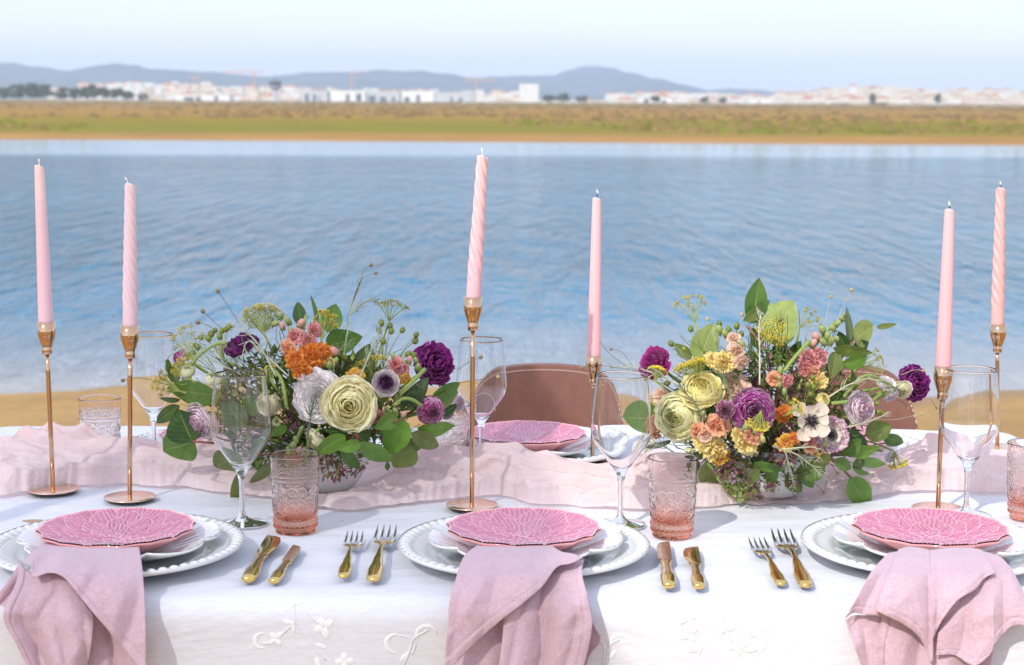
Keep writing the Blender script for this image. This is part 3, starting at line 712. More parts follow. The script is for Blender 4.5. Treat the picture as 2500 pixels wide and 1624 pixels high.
# ---- candlesticks and candles
m_rose = simple('rose_gold', (.90, .62, .47), rough=.26, metal=1, bump=(60, .10, .002, (1, .2, 1))); m_gold = simple('gold_brass', (.66, .43, .27), rough=.09, metal=1)
m_black = simple('black_felt', (.01, .01, .01), rough=.9)
m_wick = simple('wick_white', (.85, .82, .78), rough=.8); m_wickb = simple('wick_charred', (.03, .025, .02), rough=.9)
def wax(name, a, b):
    t = NT(name); p = t.n('ShaderNodeBsdfPrincipled', Roughness=.38); p.inputs['Subsurface Weight'].default_value = .18; p.inputs['Subsurface Radius'].default_value = (.01, .006, .005); p.inputs['Subsurface Scale'].default_value = .6
    c = t.n('ShaderNodeTexCoord'); sp = t.n('ShaderNodeSeparateXYZ'); t.l(c.outputs['Object'], sp.inputs[0])
    col = t.mix(t.rng(sp.outputs[2], 0, .22), a, b)
    if 'lilac' in name: col = t.mix(t.rng(sp.outputs[2], .184, .188), col, (.90, .66, .62)); nz = t.noise(16, 3, .6, mapscale=(1, 1, .3)); col = t.mix(t.rng(nz, .45, .75, 0, .35), col, tuple(min(1, q * 1.12) for q in a))
    t.l(col, p.inputs['Base Color']); t.l(p.outputs[0], t.out.inputs[0]); return t.m
CANDLES = [  # base px, base py, cup-top py, lean px, candle-top py, twisted, back y or None, wax, label
    (130, 1197, 787, 0.0, 408, 0, None, wax('wax_lilac_pink', (.84, .55, .62), (.88, .60, .62)), 'smooth lilac-pink taper candle with a paler tip, leftmost of all', 'leftmost rose gold candlestick, leaning a little to the left', -15),
    (317, 1216, 796, 0.0, 452, 1, None, wax('wax_mauve', (.80, .57, .63), (.85, .65, .68)), 'mauve-pink twisted candle, second from the left', 'second rose gold candlestick from the left beside the bouquet', 3),
    (1152, 1235, 726, 0.0, 385, 2, None, wax('wax_blush', (.74, .47, .52), (.86, .56, .54)), 'pale twisted candle, tallest of all, leaning right at the middle', 'tall rose gold candlestick in front of the brown chair', 0),
    (1446, 1160, 868, 0.0, 487, 0, 2.66, wax('wax_pink', (.92, .48, .50), (.92, .56, .57)), 'smooth pink taper candle with a curled wick at the middle', 'rose gold candlestick behind the runner, left of the right bouquet', 0),
    (2290, 1244, 894, 0.0, 515, 0, None, wax('wax_rose', (.92, .45, .47), (.92, .54, .55)), 'smooth rose-pink taper candle just right of the second bouquet', 'rose gold candlestick beside the purple flower and right wine glass', 0),
    (2433, 1145, 792, 0.0, 462, 3, 2.80, wax('wax_salmon', (.76, .44, .40), (.80, .49, .46)), 'salmon-pink rope-twisted candle, rightmost of all', 'rightmost rose gold candlestick, standing behind the runner', 0)]
DISCS = []
for ci, (bx, by, cy_, _, ty, tw, yb, wm, lc, ls, lean) in enumerate(CANDLES):
    B = atz(bx, by, TZ + .002) if yb is None else Vector((aty(bx, by, yb).x, yb, TZ + .002))
    T = aty(bx, cy_, B.y); h = T.z - B.z
    xt = aty({0: 112, 1: 318, 2: 1155, 3: 1450, 4: 2303, 5: 2435}[ci], cy_, B.y).x - B.x
    k = B.y / F; e = empty('candlestick', B, label=ls, cat='candlestick', group='rose gold candlesticks')
    DISCS.append((B.x, B.y, .036))
    m = MB(); m.lathe([(.0, .0), (.0352, .0), (.0352, .0012)], 48, B); m.build('felt_pad', m_black, e)
    m = MB(); m.lathe([(.0362, .0013), (.0368, .0020), (.0362, .0028), (.02, .0033), (.006, .0040), (.0036, .0048), (.0, .0048)], 64, B); m.build('base_disc', m_rose, e)
    sh = lambda z: B + Vector((xt * z / h, 0, z))
    m = MB(); m.tube([sh(.004), sh(h * .35), sh(h * .7), sh(h - .046)], .0033, 14); m.build('stem', m_gold, e)
    m = MB(); c0 = sh(h - .046)
    m.lathe([(.0038, -.001), (.0072, .0), (.0072, .0075), (.0066, .0085), (.0125, .027), (.0128, .0465), (.0118, .0468), (.0114, .0440), (.0112, .036), (.0, .036)], 40, c0, fn=lambda r, z, a: (r, z))
    m.build('cup', m_gold, e)
    # candle
    K = sh(h - .010); Tc = aty({0: 96, 1: 318, 2: 1178, 3: 1457, 4: 2318, 5: 2443}[ci], ty, B.y - .004 * 0); L = Tc.z - K.z; lx = (Tc.x - K.x)
    e2 = empty('candle', K, label=lc, cat='candle', group='pink dinner candles'); m = MB(); nz_ = 150; na = 48
    r0, r1 = .0108, (.0068 if tw == 0 else .0070)
    def cf(i, j):
        s = j / (nz_ - 1); a = 2 * PI * i / na; r = lerp(r0, r1, s ** 1.1)
        if tw:
            q = min(1, max(0, (s - .17) / .03)); amp = {1: .11, 2: .11, 3: .14}[tw]; nn = {1: 6, 2: 5, 3: 4}[tw]
            amp *= q * (1 + (1.1 * max(0, s - .72) / .28 if tw == 2 else 0)); tws = {1: 72, 2: 62, 3: 62}[tw]
            r *= 1 + amp * (abs(math.cos((a * nn + s * L * 4.6 * tws) / 2)) * 2 - 1.2)
        top = 1
        zz = s * L + (.0035 * math.cos(a + 2.0) * (s ** 30))
        bend = lx * s 
        if s >= .999: r *= .93
        return (K.x + bend + r * math.cos(a), K.y + r * math.sin(a), K.z + zz)
    m.grid(na, nz_, cf, wu=True)
    m.f.append(tuple(len(m.v) - na + i for i in range(na))); m.build('wax_body', wm, e2)
    tp = Vector((K.x + lx, K.y, K.z + L)); s = 1
    if tw == 0 and ci == 0: pts = [tp, tp + Vector((0, 0, .006)), tp + Vector((-.0006, 0, .012))]
    elif ci == 1: pts = [tp + Vector((-.004, 0, 0)), tp + Vector((-.004, 0, .006)), tp + Vector((-.0075, 0, .011))]
    elif ci == 3: pts = [tp, tp + Vector((.0002, 0, .006)), tp + Vector((.0015, 0, .011)), tp + Vector((-.0012, 0, .0155))]
    else: pts = [tp, tp + Vector((0, 0, .006)), tp + Vector((-.0012, 0, .0130))]
    m = MB(); P = catmull(pts, 9); m.tube(P[:5], .0008, 6); m.build('wick', m_wick if ci < 3 else m_wickb, e2)
    m = MB(); m.tube([P[4] * .5 + P[5] * .5] + P[5:], [.0009, .0013, .0014, .0011, .0004], 8); m.build('wick_tip', m_wick, e2)

# ---- glass
def glassmat(name, col, tr, vc=False, rough=0.0, bump=None):
    t = NT(name); g = t.n('ShaderNodeBsdfGlass', Roughness=rough, IOR=1.46); p = t.n('ShaderNodeBsdfTransparent'); mx = t.n('ShaderNodeMixShader', Fac=tr)
    if vc:
        a = t.n('ShaderNodeVertexColor', _layer_name='Col'); t.l(a.outputs[0], g.inputs[0]); t.l(a.outputs[0], p.inputs[0])
    else: g.inputs[0].default_value = (*col, 1); p.inputs[0].default_value = (*col, 1)
    if bump: t.l(t.bump(t.noise(bump[0], 3, .5), bump[1], bump[2]), g.inputs['Normal'])
    t.l(g.outputs[0], mx.inputs[1]); t.l(p.outputs[0], mx.inputs[2]); t.l(mx.outputs[0], t.out.inputs[0]); return t.m
def thinglass(name, col, refl=1.7):
    t = NT(name); g = t.n('ShaderNodeBsdfGlossy', Roughness=.01); p = t.n('ShaderNodeBsdfTransparent'); lw = t.n('ShaderNodeLayerWeight', Blend=.35); lw2 = t.n('ShaderNodeLayerWeight', Blend=.5)
    t.l(t.mix(t.rng(lw.outputs['Facing'], .5, .95), col, tuple(c * .5 for c in col)), p.inputs[0]); mx = t.n('ShaderNodeMixShader'); t.l(t.math('ADD', t.math('MULTIPLY', t.math('POWER', lw2.outputs['Facing'], 3.2), .75), .10, True), mx.inputs[0])
    t.l(p.outputs[0], mx.inputs[1]); t.l(g.outputs[0], mx.inputs[2]); t.l(mx.outputs[0], t.out.inputs[0]); return t.m
m_glass = glassmat('clear_glass', (.995, .998, 1), 0.0); m_glass2 = glassmat('clear_glass_stem', (.99, .995, 1), 0.0)
OUT = [(.0060, .068), (.0080, .0735), (.0140, .082), (.0245, .097), (.0345, .111), (.0392, .119), (.0412, .1265), (.0412, .134), (.0402, .145), (.0378, .170), (.0350, .198), (.0343, .206)]
def sm(prof, n):
    P = catmull([(r, z, 0) for r, z in prof], n); return [(p.x, p.y) for p in P]
def wineglass_meshes():
    o = sm(OUT, 40); i = [(max(.0002, r - .0010), z + (.0008 if k > 4 else .0015)) for k, (r, z) in enumerate(o)]
    i = [(.0002, .0775), (.004, .0778)] + [(r, z) for r, z in i if z > .0795]; i[-1] = (i[-1][0], o[-1][1])
    m = MB(); prof = [(.0002, .067)] + o + [((o[-1][0] + i[-1][0]) / 2, o[-1][1] + .0005)] + i[::-1]; m.lathe(prof, 96); b = m.mesh('bowl', m_glass)
    m = MB(); m.lathe([(.0002, .0671), (.0058, .0672), (.0042, .060), (.0036, .050), (.0034, .030), (.0037, .018), (.0048, .0125), (.0085, .0085), (.018, .0052), (.030, .0026), (.0345, .0016), (.0348, .0008), (.0343, .0002), (.0002, .0002)], 64); s = m.mesh('foot_and_stem', m_glass2)
    return b, s
MB_, MS_ = wineglass_meshes()
for bx, by, yb, sc_, lab in ((592, 1279, None, 1.0, 'tall wine glass in front of the left bouquet beside a pink tumbler'), (1514, 1281, None, 1.0, 'wine glass between middle place setting and the right bouquet'), (2358, 1258, None, 1.0, 'wine glass on the right, behind the right pink plate'),
                       (377, 1120, 2.70, .97, 'wine glass at the back left behind the second candlestick'), (1175, 1130, 2.66, .97, 'wine glass at the back behind the tall middle candlestick')):
    P = atz(bx, by, TZ) if yb is None else Vector((aty(bx, by, yb).x, yb, TZ))
    e = empty('wine_glass', P, label=lab, cat='wine glass', group='clear stemmed wine glasses'); e.scale = (sc_,) * 3
    for nm, me in (('bowl', MB_), ('foot_and_stem', MS_)):
        o = bpy.data.objects.new(nm, me); C.objects.link(o); o.parent = e
m_tumb = glassmat('pink_pressed_glass', (1, 1, 1), 0.0, vc=True)
def tumbler_mesh():
    m = MB(); H = .1035; n = 240; nz = 132
    def rad(z): s = max(0, z / H); return .0272 + .0058 * s ** .9 + .0010 * math.exp(-((s - .02) / .03) ** 2) * -1.5
    def rel(a, z):
        h = 0; R = rad(z)
        for k, zc in enumerate((.008, .0155)):
            nb = 26; q = ((a * nb / (2 * PI) + .5 * k) % 1 - .5) * 2 * PI * R / nb; d = math.hypot(q, z - zc) / .0031
            if d < 1: h = max(h, .0022 * math.sqrt(1 - d * d))
        nf = 6; q = ((a * nf / (2 * PI)) % 1 - .5) * 2 * PI * R / nf; aq = abs(q)
        def ringr(cx, cz, r, w=.0013, hh=.0015):
            return hh * math.exp(-((math.hypot(aq - cx, z - cz) - r) / w) ** 2)
        if .02 < z < .068:
            h = max(h, ringr(.0062, .057, .0052), ringr(.0062, .057, .0018, .0012, .001), ringr(.0070, .031, .0056), ringr(.0070, .031, .0020, .0012, .001))
            # S curve joining the scrolls
            s = (z - .033) / .024
            if 0 < s < 1:
                cx = .0135 - .0115 * s + .003 * math.sin(2 * PI * s); h = max(h, .0015 * math.exp(-((aq - cx) / .0011) ** 2))
            h = max(h, .0012 * math.exp(-(aq / .0015) ** 2) * math.exp(-((z - .044) / .006) ** 2))
        for zc in (.0705, .0765): h = max(h, .0009 * math.exp(-((z - zc) / .0007) ** 2))
        if .071 < z < .076: h = max(h, .0006 * max(0, math.sin(a * 60)) )
        if .078 < z < .094:
            d = math.hypot(q * .8, (z - .078) * 1.25); h = max(h, .0008 * max(0, math.cos(d * 2300)) * max(0, 1 - d / .016) if d < .016 else 0)
            h = max(h, .0007 * max(0, math.cos(math.atan2(z - .077, q) * 14)) * math.exp(-((d - .009) / .005) ** 2))
        return h
    deep, lite = (.97, .66, .54), (.998, .975, .968)
    def f(i, j):
        z = H * j / (nz - 1); a = 2 * PI * i / n; h = rel(a, z) * .7; r = rad(z) + h
        sq = 1 + .025 * math.cos(4 * a) * max(0, 1 - z / .03); t = math.exp(-(z / .016) ** 2); c = tuple(lerp(q, w, max(t, min(.35, h * 170))) for q, w in zip(lite, deep))
        return (r * sq * math.cos(a), r * sq * math.sin(a), z), c
    m.grid(n, nz, f, wu=True)
    inner = [(rad(H) - .0006, H + .0006), (rad(H) - .0016, H), (rad(H) - .0017, H - .0012), (rad(.100) - .0017, .100), (rad(.09) - .0017, .09), (rad(.08) - .0017, .08), (rad(.05) - .002, .05), (rad(.03) - .0024, .03), (rad(.02) - .004, .0195), (.014, .0150), (.0002, .0140)]
    b0 = len(m.v) - n
    bi = m.grid(n, len(inner), lambda i, j: ((inner[j][0] * math.cos(2 * PI * i / n), inner[j][0] * math.sin(2 * PI * i / n), inner[j][1]), lite if inner[j][1] > .03 else (.98, .80, .74)), wu=True)
    for i in range(n): i2 = (i + 1) % n; m.f.append((b0 + i, b0 + i2, bi + i2, bi + i))
    bb = m.grid(n, 3, lambda i, j: (((.0262, .018, .0002)[j] * math.cos(2 * PI * i / n), (.0262, .018, .0002)[j] * math.sin(2 * PI * i / n), (-.0004, .0015, .002)[j]), deep), wu=True, flip=True)
    for i in range(n): i2 = (i + 1) % n; m.f.append((bb + i, bb + i2, i2, i))
    return m.mesh('pressed_tumbler', m_tumb)
ME_T = tumbler_mesh()
for bx, by, yb, rz, lab in ((722, 1296, None, .2, 'pink pressed-glass tumbler standing right of the left front wine glass'), (1640, 1305, None, .7, 'pink pressed-glass tumbler standing above the gold knives at right'), (2511, 1262, None, .4, 'pink pressed-glass tumbler cut off by the right edge'),
                       (247, 1106, 2.66, .1, 'pink pressed-glass tumbler at the back left, behind the runner'), (1098, 1135, 2.62, .5, 'pink pressed-glass tumbler behind the left bouquet, by the tall candlestick')):
    P = atz(bx, by, TZ) if yb is None else Vector((aty(bx, by, yb).x, yb, TZ))
    put('tumbler', ME_T, (P.x, P.y, TZ + .0006), rz, lab, 'tumbler', 'pink pressed-glass tumblers')

# ---- cutlery
m_cut = simple('polished_gold', (.86, .60, .20), rough=.12, metal=1); m_sil = simple('polished_steel', (.62, .62, .60), rough=.14, metal=1); m_cutp = simple('rosy_gold', (.88, .64, .44), rough=.16, metal=1, bump=(160, .6, .004))
def sec(m, st, n=10):        # st: list of (y, z, halfwidth, halfthick) -> closed loft along +y
    b = len(m.v)
    for y, z, w, h in st:
        for k in range(n):
            a = 2 * PI * k / n; cx, sx = math.cos(a), math.sin(a); m.vert((w * cx, y, z + h * sx))
    for j in range(len(st) - 1):
        for k in range(n): k2 = (k + 1) % n; m.f.append((b + j * n + k2, b + j * n + k, b + (j + 1) * n + k, b + (j + 1) * n + k2))
    m.f.append(tuple(b + k for k in range(n))); m.f.append(tuple(b + (len(st) - 1) * n + k for k in range(n))[::-1])
def dens(st, n=26):
    P = catmull([(y, z * 10, w * 10) for y, z, w, h in st], n); Q = catmull([(y, z * 10, h * 10) for y, z, w, h in st], n); 
    out = []
    for s in range(n):
        y = lerp(st[0][0], st[-1][0], s / (n - 1)); out.append((y, interp(y, [(a, b) for a, b, c, d in st]), sinterp(y, [(a, c) for a, b, c, d in st]), sinterp(y, [(a, d) for a, b, c, d in st])))
    return out
def fork_meshes(L):
    m = MB(); k = L / .19
    sec(m, dens([(0, .004, .003, .002), (.004 * k, .004, .0068, .0033), (.030 * k, .005, .0078, .0036), (.055 * k, .007, .0052, .0032), (.085 * k, .0095, .0026, .0022), (.112 * k, .0085, .0024, .0020), (.126 * k, .0065, .0050, .0014)])); h = m.mesh('handle', m_cut)
    m = MB(); sec(m, dens([(.124 * k, .0068, .004, .0012), (.131 * k, .0060, .0095, .0012), (.140 * k, .0050, .0112, .0012), (.143 * k, .0048, .0112, .0012)], 10)); nk = m.mesh('fork_neck', m_cut)
    m = MB()
    for q in range(4):
        x = (-1.5 + q) * .0066; P = [Vector((x, .142 * k, .0050)), Vector((x, .155 * k, .0046)), Vector((x * .98, .172 * k, .0060)), Vector((x * .96, .190 * k, .0095))]; m.tube(P, [.0018, .0019, .0016, .0005], 6)
    return h, nk, m.mesh('tines', m_sil)
def knife_meshes(L, wide):
    k = L / .19; m = MB()
    sec(m, dens([(0, .0045, .0050, .0035), (.005 * k, .005, .0078, .0045), (.03 * k, .0055, .0085, .0048), (.062 * k, .0055, .0060, .0038), (.082 * k, .0055, .0052, .0030), (.098 * k, .005, .0070, .0026)])); h = m.mesh('handle', m_cut)
    m = MB(); bl = [(.096, -.0062, .0062), (.104, -.0078, .0088), (.125, -.0080, .0105 * wide), (.148, -.0080, .0105 * wide), (.166, -.0080, .0085 * wide), (.178, -.0078, .003 * wide), (.184, -.0070, -.0045)]
    b = len(m.v); n = 24
    for j in range(n):
        y = lerp(.096, .184, j / (n - 1)); x0 = sinterp(y, [(a, q) for a, q, c in bl]); x1 = sinterp(y, [(a, c) for a, q, c in bl]); t = .0013
        for p in ((x0, t), (lerp(x0, x1, .5), t * .9), (x1, .0003), (lerp(x0, x1, .5), -t * .9), (x0, -t)): m.vert((p[0], y * k, .0045 + p[1] + (.010 if False else 0) + .003 * ((p[0] - x0) * 40)))
    for j in range(n - 1):
        for q in range(5): q2 = (q + 1) % 5; m.f.append((b + j * 5 + q2, b + j * 5 + q, b + (j + 1) * 5 + q, b + (j + 1) * 5 + q2))
    m.f.append(tuple(b + q for q in range(5))); m.f.append(tuple(b + (n - 1) * 5 + q for q in range(5))[::-1])
    return h, m.mesh('blade', m_cut if wide > 1 else m_cutp)
def lay(name, meshes, tail, tip, label, cat, group, L0, flip=False):
    A = atz(*tail, TZ + .003); B = atz(*tip, TZ + .006); d = B - A; d.z = 0; L = d.length; ang = math.atan2(-d.x, d.y)
    e = empty(name, (A.x, A.y, TZ + .0005), label=label, cat=cat, group=group); e.rotation_euler = (0, 0, ang); s = L / L0; e.scale = (-s * 1.0 if flip else s, s, s)
    for me in meshes:
        o = bpy.data.objects.new(me.name.split('.')[0], me); C.objects.link(o); o.parent = e
FK = fork_meshes(.19); KW = knife_meshes(.19, 1.25); KN = knife_meshes(.19, .8)
lay('fork', FK, (838, 1412), (868, 1305), 'smaller fork with gold handle, left of a pair between left and middle plates', 'fork', 'gold forks', .19)
lay('fork', FK, (911, 1422), (946, 1293), 'larger fork with gold handle, nearest the middle charger plate', 'fork', 'gold forks', .19)
lay('fork', FK, (1908, 1430), (1846, 1320), 'smaller fork tilted left, left of the pair by the right plate', 'fork', 'gold forks', .19)
lay('fork', FK, (1969, 1436), (1906, 1304), 'larger fork tilted left, nearest the right charger plate', 'fork', 'gold forks', .19)
lay('knife', KW, (605, 1422), (668, 1308), 'broad gold knife with dark shiny blade right of the left plate', 'knife', 'gold knives', .184)
lay('knife', KN, (668, 1424), (728, 1330), 'slim gold knife with rosy blade, second from the left plate', 'knife', 'gold knives', .184)
lay('knife', KN, (1633, 1436), (1618, 1323), 'slim gold knife with mottled blade below the right tumbler', 'knife', 'gold knives', .184, True)
lay('knife', KW, (1706, 1437), (1690, 1334), 'gold knife with dark blade, second right of the middle plate', 'knife', 'gold knives', .184, True)
lay('fork', FK, (1594, 1076), (1568, 1130), 'back fork showing its tines between wine glass and right tumbler', 'fork', 'gold forks', .19)
lay('fork', FK, (2480, 1052), (2395, 1046), 'back fork seen through the right wine glass', 'fork', 'gold forks', .19) if False else None
P = atz(2300, 1036 + 40, TZ)
lay('fork', FK, (2390, 1090), (2318, 1118), 'back fork lying right of the back right charger plate', 'fork', 'gold forks', .19)

# ---- chairs behind the table
m_lea = simple('cognac_leather', (.21, .088, .06), rough=.42, var=.12, vscale=30, bump=(300, .12, .002)); m_st = simple('stitch_thread', (.72, .55, .45), rough=.8); m_leg = simple('chair_steel', (.05, .05, .05), rough=.4, metal=1)
for px0, px1, pyt, yb, lab in ((1135, 1530, 902, 3.22, 'brown leather chair behind the table, beside the middle back plate'), (1915, 2212, 905, 3.22, 'tan leather chair behind the right bouquet')):
    a = aty(px0, pyt, yb); b = aty(px1, pyt, yb); cx = (a.x + b.x) / 2; hw = (b.x - a.x) / 2; zt = a.z
    if hw < .15: hw = .145
    e = empty('leather_chair', (cx, yb, gz(yb)), label=lab, cat='chair', group='leather chairs behind the table')
    def bk(u, w, off=0):
        # u -1..1, w 0 bottom..1 top
        top = zt - .012 * u * u - .11 * abs(u) ** 7; bot = zt - .34; z = lerp(bot, top, w); return Vector((cx + hw * u * (1 - .06 * (1 - w)), yb + .02 * 0 - .055 * u * u + .055 + off - .03 * (1 - w), z))
    m = MB(); n = 40
    m.grid(n, 16, lambda i, j: bk(-1 + 2 * i / (n - 1), j / 15)); m.grid(n, 16, lambda i, j: bk(-1 + 2 * i / (n - 1), j / 15, .018), flip=True)
    for (i0, w0) in ((0, 0),):
        edge = [(-1 + 2 * i / (n - 1), 1) for i in range(n)]
        k = len(m.v)
        for u, w in edge: m.vert(bk(u, w)); m.vert(bk(u, w, .009) + Vector((0, 0, .003))); m.vert(bk(u, w, .018))
        for i in range(n - 1):
            for q in (0, 1): m.f.append((k + i * 3 + q, k + (i + 1) * 3 + q, k + (i + 1) * 3 + q + 1, k + i * 3 + q + 1))
        for s in (-1, 1):
            k = len(m.v)
            for j in range(16): m.vert(bk(s, j / 15)); m.vert(bk(s, j / 15, .018))
            for j in range(15): m.f.append((k + j * 2, k + j * 2 + 1, k + j * 2 + 3, k + j * 2 + 2))
    m.build('backrest', m_lea, e)
    m = MB()
    for i in range(150):
        if i < 100: u = -.97 + 1.94 * i / 99; w = .975
        else: u = .97 if i % 2 else -.97; w = .975 - (i - 100) / 50 * .9
        p = bk(u, w, -.001); p2 = bk(min(.97, u + .011) if i < 100 else u, w if i < 100 else w - .02, -.001); m.tube([p, p2], .0012, 4)
    m.build('stitching', m_st, e, smooth=False)
    m = MB(); m.box((cx - hw * .95, yb - .40, .43), (cx + hw * .95, yb + .02, .49)); m.build('seat', m_lea, e, smooth=False)
    for sx in (-1, 1):
        for sy in (-.38, .02):
            m = MB(); m.tube([(cx + sx * hw * .85, yb + sy, .43), (cx + sx * hw * .95, yb + sy * 1.05, -.02)], .012, 8); m.build('leg', m_leg, e)
        m = MB(); m.tube([(cx + sx * hw * .8, yb + .0, .46), (cx + sx * hw * .8, yb + .05, zt - .2)], .010, 8); m.build('back_support', m_leg, e)
m_run = runner_mat()
Bl = atz(800, 1196, TZ); Br = atz(1885, 1210, TZ)
BOWLS += [(Bl.x, Bl.y - 0 + .0, .062), (Br.x, Br.y, .062)]
m = MB(); m.grid(NU, NV, runner_pt)
tag(m.build('table_runner', m_run), 'crumpled pale pink gauze runner lying along the middle of the table', 'table runner')
# bowls
m_bowl = ceramic('white_bowl', (.80, .79, .77), vcol=False, rough=.25)
for B, lab in ((Bl, 'white ceramic bowl under the left bouquet'), (Br, 'white ceramic bowl under the right bouquet')):
    m = MB(); m.lathe([(.0, .004), (.034, .003), (.038, .006), (.05, .02), (.060, .045), (.0635, .075), (.0625, .0765), (.060, .075), (.057, .046), (.046, .02), (.0, .012)], 64, (B.x, B.y, TZ))
    tag(m.build('flower_bowl', m_bowl, org=(B.x, B.y, TZ)), lab, 'bowl', 'white flower bowls')
# ================================================================== BOUQUETS
def petal_mat(name, tl=.28, rough=.5):
    t = NT(name); p = t.n('ShaderNodeBsdfPrincipled', Roughness=rough); p.inputs['Specular IOR Level'].default_value = .3; p.inputs['Sheen Weight'].default_value = .2
    a = t.n('ShaderNodeVertexColor', _layer_name='Col'); nz = t.noise(9, 4, .6); hs = t.n('ShaderNodeHueSaturation'); t.l(a.outputs[0], hs.inputs['Color']); t.l(t.rng(nz, .3, .7, .93, 1.06), hs.inputs['Value'])
    t.l(hs.outputs[0], p.inputs['Base Color']); uv = t.n('ShaderNodeTexCoord'); mpp = t.n('ShaderNodeMapping'); mpp.inputs['Scale'].default_value = (26, 1.5, 1); t.l(uv.outputs['UV'], mpp.inputs[0])
    nn = t.n('ShaderNodeTexNoise', Scale=1.0, Detail=2.0); t.l(mpp.outputs[0], nn.inputs['Vector']); t.l(t.bump(nn.outputs['Fac'], .2, .003), p.inputs['Normal'])
    tr = t.n('ShaderNodeBsdfTranslucent'); t.l(hs.outputs[0], tr.inputs[0]); mx = t.n('ShaderNodeMixShader', Fac=tl)
    t.l(p.outputs[0], mx.inputs[1]); t.l(tr.outputs[0], mx.inputs[2]); t.l(mx.outputs[0], t.out.inputs[0]); return t.m
m_pet = petal_mat('petal', .34)
def leaf_mat(name):
    t = NT(name); p = t.n('ShaderNodeBsdfPrincipled', Roughness=.42); p.inputs['Specular IOR Level'].default_value = .45
    a = t.n('ShaderNodeVertexColor', _layer_name='Col'); uv = t.n('ShaderNodeTexCoord'); sp = t.n('ShaderNodeSeparateXYZ'); t.l(uv.outputs['UV'], sp.inputs[0])
    u = t.math('ABSOLUTE', t.math('MULTIPLY', t.math('SUBTRACT', sp.outputs[1], .5), 2.0))
    mid = t.rng(u, .02, .07, 1, 0)
    ph = t.math('SUBTRACT', t.math('MULTIPLY', sp.outputs[0], 44.0), t.math('MULTIPLY', u, 13.0)); sv = t.rng(t.math('SINE', ph), .90, 1.0, 0, .5)
    vein = t.math('MAXIMUM', mid, sv); nz = t.noise(70, 5, .65); blot = t.noise(14, 3, .6)
    hs = t.n('ShaderNodeHueSaturation'); t.l(a.outputs[0], hs.inputs['Color']); t.l(t.rng(nz, .3, .7, .82, 1.18), hs.inputs['Value'])
    c2 = t.mix(t.rng(blot, .5, .72, 0, .35), hs.outputs[0], (.17, .19, .03)); c = t.mix(t.math('MULTIPLY', vein, .45), c2, (.30, .40, .12)); t.l(c, p.inputs['Base Color'])
    t.l(t.bump(t.math('ADD', t.math('MULTIPLY', vein, -.6), t.math('MULTIPLY', nz, .3)), .5, .0025), p.inputs['Normal'])
    hs2 = t.n('ShaderNodeHueSaturation', Saturation=1.1, Value=1.9); t.l(c, hs2.inputs['Color'])
    tr = t.n('ShaderNodeBsdfTranslucent'); t.l(hs2.outputs[0], tr.inputs[0]); mx = t.n('ShaderNodeMixShader', Fac=.30)
    t.l(p.outputs[0], mx.inputs[1]); t.l(tr.outputs[0], mx.inputs[2]); t.l(mx.outputs[0], t.out.inputs[0]); return t.m
m_leaf = leaf_mat('leaf_green')
m_stem = simple('green_stem', vcol=True, rough=.5, spec=.3); m_flo = simple('tiny_florets', vcol=True, rough=.6, transl=.2)
m_dry = simple('dry_stem', vcol=True, rough=.7)

BQ = [dict(c=(748, 985), r=(345, 235), y=Bl.y, bowl=Bl), dict(c=(1872, 985), r=(345, 250), y=Br.y, bowl=Br)]
def bpos(b, px, py, f=1.0, extra=0.0):
    q = BQ[b]; dx = (px - q['c'][0]) / q['r'][0]; dy = (py - q['c'][1]) / q['r'][1]; k = math.sqrt(max(0, 1 - dx * dx - dy * dy))
    return aty(px, py, q['y'] - .135 * k * f - extra)

# ---- petals
def petal(m, rt, zt, ctrl, span, tipround, ruf, colf, seed, nu=9, nv=7, notch=0, cup=0, r0=.03):
    sx = seed * 7.31
    def f(i, j):
        u = -1 + 2 * i / (nu - 1); v = j / (nv - 1)
        ve = v * (1 - tipround * abs(u) ** 2.2 - notch * math.exp(-(u / .18) ** 2) * v)
        ve += ruf * .35 * v * noise.noise((u * 3.2, sx, 1)) if ruf else 0
        wp = (.30 + .70 * math.sin(min(1, v * 1.25) * PI / 2)); a = u * span * wp
        rr = (1 - ve) ** 2 * r0 + 2 * ve * (1 - ve) * ctrl[0] + ve * ve * rt; zz = 2 * ve * (1 - ve) * ctrl[1] + ve * ve * zt
        w = ruf * v * v
        rr += w * .7 * noise.noise((u * 2.6 + sx, v * 2, 4)); zz += w * (noise.noise((u * 3.1 + sx, v * 2.2, 8)) + .5 * noise.noise((u * 7 + sx, v * 3, 2)))
        zz += cup * u * u * v; rr = max(.002, rr)
        return (rr * math.cos(a), rr * math.sin(a), zz), colf(u, v, seed)
    m.grid(nu, nv, f)
def mixc(a, b, t): t = max(0, min(1, t)); return tuple(x + (y - x) * t for x, y in zip(a, b))
KCACHE = {}
